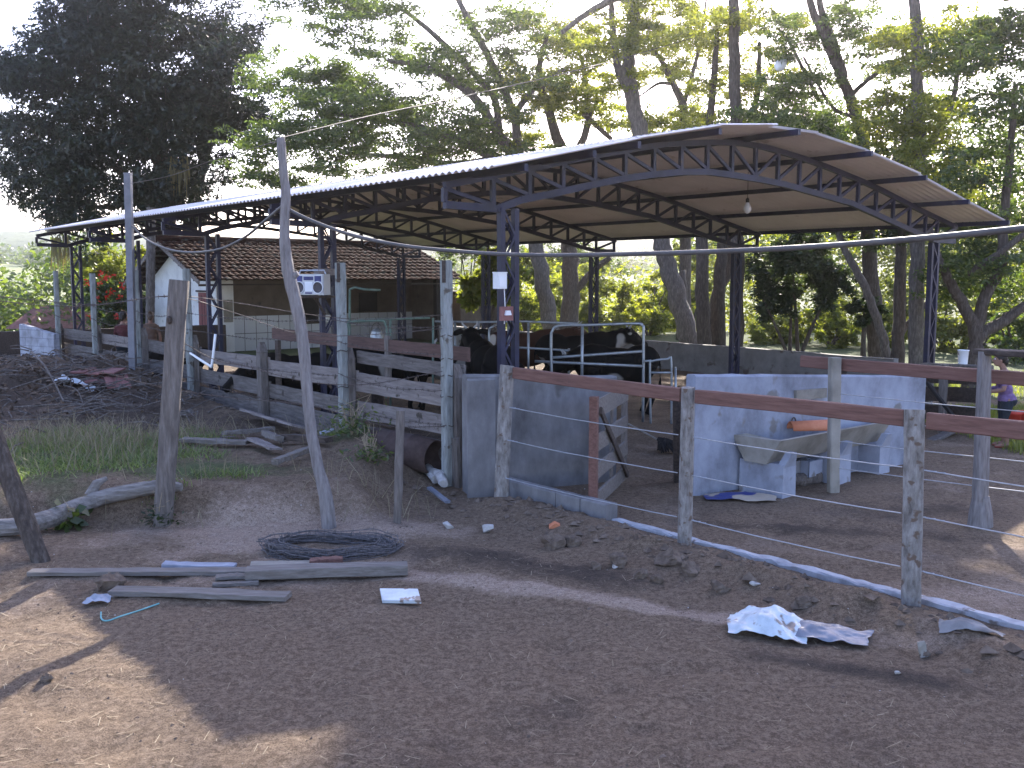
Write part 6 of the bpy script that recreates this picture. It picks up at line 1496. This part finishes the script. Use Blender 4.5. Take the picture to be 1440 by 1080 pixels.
# ================================================================== animals and people
def fused(mb, voxel, smooth=2):
    me = bpy.data.meshes.new('tmp'); me.from_pydata(mb.v, [], mb.f); me.update()
    o = bpy.data.objects.new('tmp', me); link(o)
    r = o.modifiers.new('r', 'REMESH'); r.mode = 'VOXEL'; r.voxel_size = voxel
    s = o.modifiers.new('s', 'SMOOTH'); s.iterations = smooth; s.factor = .5
    dg = bpy.context.evaluated_depsgraph_get(); out = bpy.data.meshes.new_from_object(o.evaluated_get(dg))
    bpy.data.objects.remove(o); bpy.data.meshes.remove(me)
    V = np.zeros(len(out.vertices) * 3, np.float32); out.vertices.foreach_get('co', V)
    return out, V.reshape(-1, 3)
def cowmat(name, thr, seed, c0=(.004, .0035, .0035), c1=(.26, .235, .21), sc=1.3):
    m, nt, out = newmat(name); tc = N(nt, 'ShaderNodeTexCoord'); mp = N(nt, 'ShaderNodeMapping'); mp.inputs['Location'].default_value = (seed, seed * .7, 0)
    n = N(nt, 'ShaderNodeTexNoise'); n.inputs['Scale'].default_value = sc; n.inputs['Detail'].default_value = 1.5
    nt.links.new(tc.outputs['Object'], mp.inputs[0]); nt.links.new(mp.outputs[0], n.inputs[0]); r = ramp(nt, n.outputs[0], [(thr - .015, c0), (thr + .015, c1)])
    b = N(nt, 'ShaderNodeBsdfPrincipled'); b.inputs['Roughness'].default_value = .75; b.inputs['Specular IOR Level'].default_value = .12; nt.links.new(r.outputs[0], b.inputs['Base Color']); nt.links.new(b.outputs[0], out.inputs[0]); return m
def cow(label, px, py, Y, heading, mat, head=(.25, .15), scale=1.0, name='cow', ground=None):
    """px,py: top of the back; heading: world angle the animal faces"""
    top = at(px, py, Y); g = gz(top.x, top.y) if ground is None else ground
    sc = scale
    m = MB(); B = lambda x, y, z, rx, ry, rz, rot=None: m.ell((x, y, z), (rx, ry, rz), 16, 12, rot=rot)
    B(.0, 0, .93, .62, .30, .33); B(.45, 0, .98, .36, .27, .36); B(-.48, 0, 1.0, .36, .28, .31); B(-.05, 0, .82, .5, .28, .26); B(-.62, 0, 1.08, .2, .2, .2); B(.35, 0, 1.18, .3, .12, .14)
    # neck and head
    hx, hz = head; n0 = Vector((.62, 0, 1.08)); n1 = Vector((.98 + hx * .3, 0, 1.2 + hz)); m.tube(crom([n0 - Vector((.2, 0, .05)), n0, (n0 + n1) / 2 + Vector((0, 0, .03)), n1], 3), [.27, .26, .25, .235, .22, .2, .185, .17, .16, .155], 12)
    d = Vector((.8, 0, -.62 + hz * .3)).normalized(); h0 = n1 + Vector((-.02, 0, .06)); m.tube([h0 - d * .10, h0, h0 + d * .16, h0 + d * .32, h0 + d * .44, h0 + d * .5], [.10, .135, .125, .10, .095, .06], 12)
    B(*(h0 + Vector((0, 0, .03))), .12, .12, .1)
    for sy in (-1, 1):
        e0 = h0 + Vector((-.03, .11 * sy, .04)); m.tube([e0, e0 + Vector((-.03, .09 * sy, .02)), e0 + Vector((-.05, .19 * sy, -.01)), e0 + Vector((-.06, .25 * sy, -.05))], [.03, .055, .055, .015], 8)
        # legs: fore straight with knee, hind with stifle and hock
        m.tube(crom([Vector((.5, .16 * sy, .85)), Vector((.5, .17 * sy, .62)), Vector((.53, .17 * sy, .38)), Vector((.5, .17 * sy, .12)), Vector((.53, .17 * sy, .0))], 3), lerp_list([.15, .12, .075, .055, .065, .045, .05, .062], 13), 10)
        m.tube(crom([Vector((-.58, .17 * sy, .95)), Vector((-.48, .19 * sy, .66)), Vector((-.68, .19 * sy, .42)), Vector((-.62, .19 * sy, .14)), Vector((-.58, .19 * sy, .0))], 3), lerp_list([.2, .17, .10, .065, .05, .05, .062], 13), 10)
    B(-.3, 0, .60, .2, .16, .14)
    for sx in (-.36, -.24):
        for sy in (-.07, .07): m.tube([(sx, sy, .5), (sx, sy, .42)], [.022, .016], 6)
    m.tube(crom([Vector((-.78, 0, 1.15)), Vector((-.86, 0, 1.02)), Vector((-.87, .02, .7)), Vector((-.86, .03, .45))], 3), lerp_list([.04, .025, .018, .045], 10), 8)
    me, V = fused(m, .024, 3); c, s = math.cos(heading), math.sin(heading); k = sc
    V2 = np.stack([(V[:, 0] * c - V[:, 1] * s) * k, (V[:, 0] * s + V[:, 1] * c) * k, V[:, 2] * k], 1); me.vertices.foreach_set('co', V2.astype(np.float32).ravel()); me.update()
    for p in me.polygons: p.use_smooth = True
    me.materials.append(mat); t = thing(name, label, 'cow', (top.x, top.y, g), 'cows in the milking pens')
    o = bpy.data.objects.new('body', me); link(o); o.parent = t
    X = lambda v: Vector(((v.x * c - v.y * s) * k + top.x, (v.x * s + v.y * c) * k + top.y, v.z * k + g))
    for sy in (-1, 1):
        mm = MB(); e = h0 + Vector((-.0, .06 * sy, .10)); mm.tube([X(e), X(e + Vector((.01, .07 * sy, .07))), X(e + Vector((.06, .09 * sy, .13)))], [.025, .02, .006], 8); mm.build('horn', M['stone'], t, True)
        mm = MB(); mm.ell(X(h0 + d * .12 + Vector((0, .118 * sy, .045))), (.02, .02, .02), 8, 6); mm.build('eye', M['dark'], t, True)
    return t
def face(ang): return ang
hC = math.atan2(C2.y, C2.x); hA = math.atan2(A2.y, A2.x)
cow('black cow with sunlit rump standing behind the tall pipe gate', 866, 490, 18.2, math.pi + .15, cowmat('cow_black', .67, 3), (.1, -.25), .97)
cow('dark cow with pale blotches standing behind the tall pipe gate, nearer the trees', 812, 482, 20.6, .25, cowmat('cow_white', .555, 8, sc=1.6), (.35, .02), 1.05)
cow('brown and white cow whose back catches the sun beside the shed column', 742, 478, 21.2, .12, cowmat('cow_brown', .55, 14, (.06, .028, .018), (.48, .42, .36)), (.25, .0), 1.05)
cow('solid black cow standing close behind the nearest shed column', 690, 468, 17.4, math.pi * .62, cowmat('cow_jet', .80, 21), (.2, .12), 1.06)
cow('black and white patched cow beyond the corner post', 628, 488, 19.0, .2 + math.pi, cowmat('cow_patch', .54, 5, sc=2.2), (.15, -.12), .95)
cow('black headed cow looking over the reddish rail', 540, 492, 18.6, .1, cowmat('cow_dark', .60, 31), (.1, -.06), .95)
cow('dark cow in the corral seen between the fence boards', 415, 520, 17.6, .5 + math.pi, cowmat('cow_night', .72, 41), (.2, -.3), .9)
cow('black calf standing behind the boards near the square pole', 250, 512, 21.5, .6, cowmat('cow_calf', .75, 51), (.2, -.1), .75, 'calf')

M['skin'] = pm('skin', [(.22, .115, .08), (.30, .165, .12)], 6, .6, 0)
M['hair'] = pm('dark_hair', [(.012, .009, .008), (.03, .022, .018)], 40, .5, .3)
M['hair_brown'] = pm('brown_hair', [(.05, .03, .02), (.10, .065, .045)], 40, .5, .3)
M['cloth_purple'] = pm('purple_top', [(.10, .06, .13), (.18, .11, .22), (.24, .16, .28)], 14, .9, .2, contrast=.6)
M['cloth_navy'] = pm('dark_shorts', [(.012, .016, .022), (.03, .036, .046)], 9, .9, .2)
M['cloth_red'] = pm('dark_red_shirt', [(.07, .02, .022), (.12, .035, .035)], 9, .9, .2)
M['cloth_brown'] = pm('brown_shirt', [(.12, .075, .055), (.19, .12, .09)], 9, .9, .2)
M['sandal'] = pm('red_sandal', [(.28, .05, .04), (.38, .08, .06)], 9, .7, 0)
def person(label, foot, height, yaw, cloth, hairmat, bend=.0, arm='reach', voxel=.011, sandal=True, group=None):
    """faces local +x; bend leans the torso forward (radians)"""
    k = height / 1.62; m = MB(); hip = Vector((0, 0, .86))
    def tb(dx, dz, y=0):      # torso coordinates above the hip, leaning
        return hip + Vector((dx * math.cos(bend) + dz * math.sin(bend), y, dz * math.cos(bend) - dx * math.sin(bend)))
    E = lambda c, r, rot=None: m.ell(c, r, 16, 12, rot=rot)
    rb = Matrix.Rotation(bend, 3, 'Y')
    E(tb(0, .0), (.15, .18, .14), rb); E(tb(0.01, .16), (.125, .155, .16), rb); E(tb(.02, .34), (.13, .17, .17), rb); E(tb(.0, .45), (.10, .185, .08), rb); E(tb(-.05, -.04), (.12, .16, .12), rb); E(tb(.09, .32, .075), (.07, .07, .07)); E(tb(.09, .32, -.075), (.07, .07, .07))
    nk = tb(.01, .54); hd = tb(.05, .70); m.tube([tb(0, .46), nk, tb(.03, .62)], [.065, .055, .055], 12)
    E(hd, (.095, .075, .115)); E(hd + Vector((.035, 0, -.06)), (.065, .055, .06)); m.tube([hd + Vector((.09, 0, .01)), hd + Vector((.118, 0, -.025)), hd + Vector((.09, 0, -.04))], [.012, .018, .01], 8); E(hd + Vector((.088, 0, -.066)), (.014, .028, .009))
    for sy in (-1, 1):
        E(hd + Vector((-.005, .077 * sy, -.01)), (.022, .012, .032))
        m.tube(crom([hip + Vector((0, .09 * sy, .02)), Vector((.03, .10 * sy, .62)), Vector((.035, .10 * sy, .46)), Vector((-.01, .10 * sy, .30)), Vector((-.01, .10 * sy, .09))], 3), lerp_list([.115, .105, .07, .058, .062, .05, .036], 13), 12)
        m.tube([Vector((-.05, .10 * sy, .05)), Vector((.03, .105 * sy, .045)), Vector((.12, .11 * sy, .03)), Vector((.18, .115 * sy, .022))], [.04, .042, .038, .024], 10)
        sh = tb(.0, .45, .185 * sy)
        if arm == 'reach': el = sh + Vector((.05, .05 * sy, -.27)); wr = el + Vector((.21, -.10 * sy, -.05)); hdir = Vector((.9, -.25 * sy, -.15)).normalized()
        else: el = sh + Vector((.02, .05 * sy, -.29)); wr = el + Vector((.06, .0, -.25)); hdir = Vector((.15, 0, -1)).normalized()
        m.tube([sh - Vector((0, .03 * sy, 0)), sh + (el - sh) * .5, el, el + (wr - el) * .4, wr], [.06, .05, .04, .042, .027], 10)
        side = hdir.cross(Vector((0, sy, 0))).normalized() if abs(hdir.y) < .8 else Vector((0, 0, 1)); pl_ = wr + hdir * .05; out = hdir.cross(side)
        m.tube([wr, pl_, wr + hdir * .085], [.026, .034, .03], 8)
        for fi in range(4):
            o_ = side * (-.026 + .0175 * fi); L = (.066, .076, .072, .056)[fi]; a = wr + hdir * .08 + o_
            m.tube([a, a + hdir * L * .5, a + hdir * L * .8 + out * .012 * sy, a + hdir * L + out * .028 * sy], [.0105, .0098, .009, .007], 6)
        a = wr + hdir * .03 - side * .03; m.tube([a, a + hdir * .025 - side * .022, a + hdir * .058 - side * .03], [.012, .011, .008], 6)
    me, V = fused(m, voxel, 2); ground = foot; c, s = math.cos(yaw), math.sin(yaw)
    # materials by body zone (local coordinates)
    for mt in (M['skin'], cloth[0], cloth[1], M['sandal']): me.materials.append(mt)
    tz = Vector((math.sin(bend), 0, math.cos(bend))); mi = np.zeros(len(me.polygons), np.int32); cen = np.zeros(len(me.polygons) * 3, np.float32); me.polygons.foreach_get('center', cen); cen = cen.reshape(-1, 3)
    rel = cen - np.array(hip); up = rel @ np.array(tz); y = np.abs(cen[:, 1]); arml = y > .20
    mi[(up > -.02) & (up < .50) & ~(arml & (up < .26))] = 1
    fw = rel @ np.array([math.cos(bend), 0, -math.sin(bend)]); mi[(up > -.02) & (up < .5) & (fw > .20)] = 0
    mi[(up <= -.02) & (cen[:, 2] > .36) & (y < .24) & (fw < .2)] = 2
    if sandal: mi[cen[:, 2] < .028] = 3
    me.polygons.foreach_set('material_index', mi); me.polygons.foreach_set('use_smooth', np.ones(len(mi), bool))
    V2 = np.stack([(V[:, 0] * c - V[:, 1] * s) * k, (V[:, 0] * s + V[:, 1] * c) * k, V[:, 2] * k], 1); me.vertices.foreach_set('co', V2.astype(np.float32).ravel()); me.update()
    t = thing('person', label, 'person', foot, group); o = bpy.data.objects.new('body', me); link(o); o.parent = t
    X = lambda v: Vector(((v.x * c - v.y * s) * k, (v.x * s + v.y * c) * k, v.z * k)) + foot
    mm = MB(); rg = random.Random(3)
    vs = []
    mm.ell(hd + Vector((-.025, 0, .03)), (.105, .089, .112), 18, 14, .02); mm.ell(hd + Vector((-.09, 0, -.03)), (.05, .065, .08), 12, 8, .03); mm.ell(hd + Vector((.05, 0, .085)), (.05, .07, .04), 12, 8, .03)
    mm.v = [tuple(X(Vector(v))) for v in mm.v]; mm.build('hair', hairmat, t, True)
    for sy in (-1, 1):
        mm = MB(); mm.ell(X(hd + Vector((.083, .032 * sy, .012))), (.011, .011, .009), 10, 8); e = mm.build('eye', M['milk_glass'], t, True)
        mm = MB(); mm.ell(X(hd + Vector((.0915, .032 * sy, .012))), (.005, .005, .006), 8, 6); mm.build('pupil', M['dark'], e, True)
    mm = MB(); mm.ell(hd + Vector((.096, 0, -.066)), (.010, .024, .006), 10, 6); mm.v = [tuple(X(Vector(v))) for v in mm.v]; mm.build('mouth', M['red_paint'], t, True)
    return t
f_ = at(1406, 624, 15.6); f_.z = gz(f_.x, f_.y) + .0
f_ = G(1412, 628, 0.0); f_.z = gz(f_.x, f_.y)
person('person in a purple top and dark knee length shorts standing at the fence rail', f_, 1.36, math.pi - .25, (M['cloth_purple'], M['cloth_navy']), M['hair'], .13)
p = at(172, 438, 24.2); f_ = Vector((p.x, p.y, gz(p.x, p.y)))
person('person with dark hair and a dark red shirt behind the board fence', f_, 1.62, 1.4, (M['cloth_red'], M['cloth_navy']), M['hair'], .0, 'down', .014, False)
p = at(211, 443, 26.0); f_ = Vector((p.x, p.y, gz(p.x, p.y)))
person('person with brown hair standing between the palm trunk and the thick log post', f_, 1.55, 1.8, (M['cloth_brown'], M['cloth_navy']), M['hair_brown'], .0, 'down', .014, False)
# ================================================================== hazy air for the far hills, also imitating lens glare round the sun
m, nt, out = newmat('hazy_glare_air')
pv = nt.nodes.new('ShaderNodeVolumePrincipled'); pv.inputs['Color'].default_value = (.93, .93, .97, 1); pv.inputs['Density'].default_value = .0007; pv.inputs['Anisotropy'].default_value = .93
nt.links.new(pv.outputs[0], out.inputs[1])
b = MB(); b.abox((-620, -60, -30), (620, 800, 48)); hz = b.build('haze_and_glare', m); hz['kind'] = 'stuff'
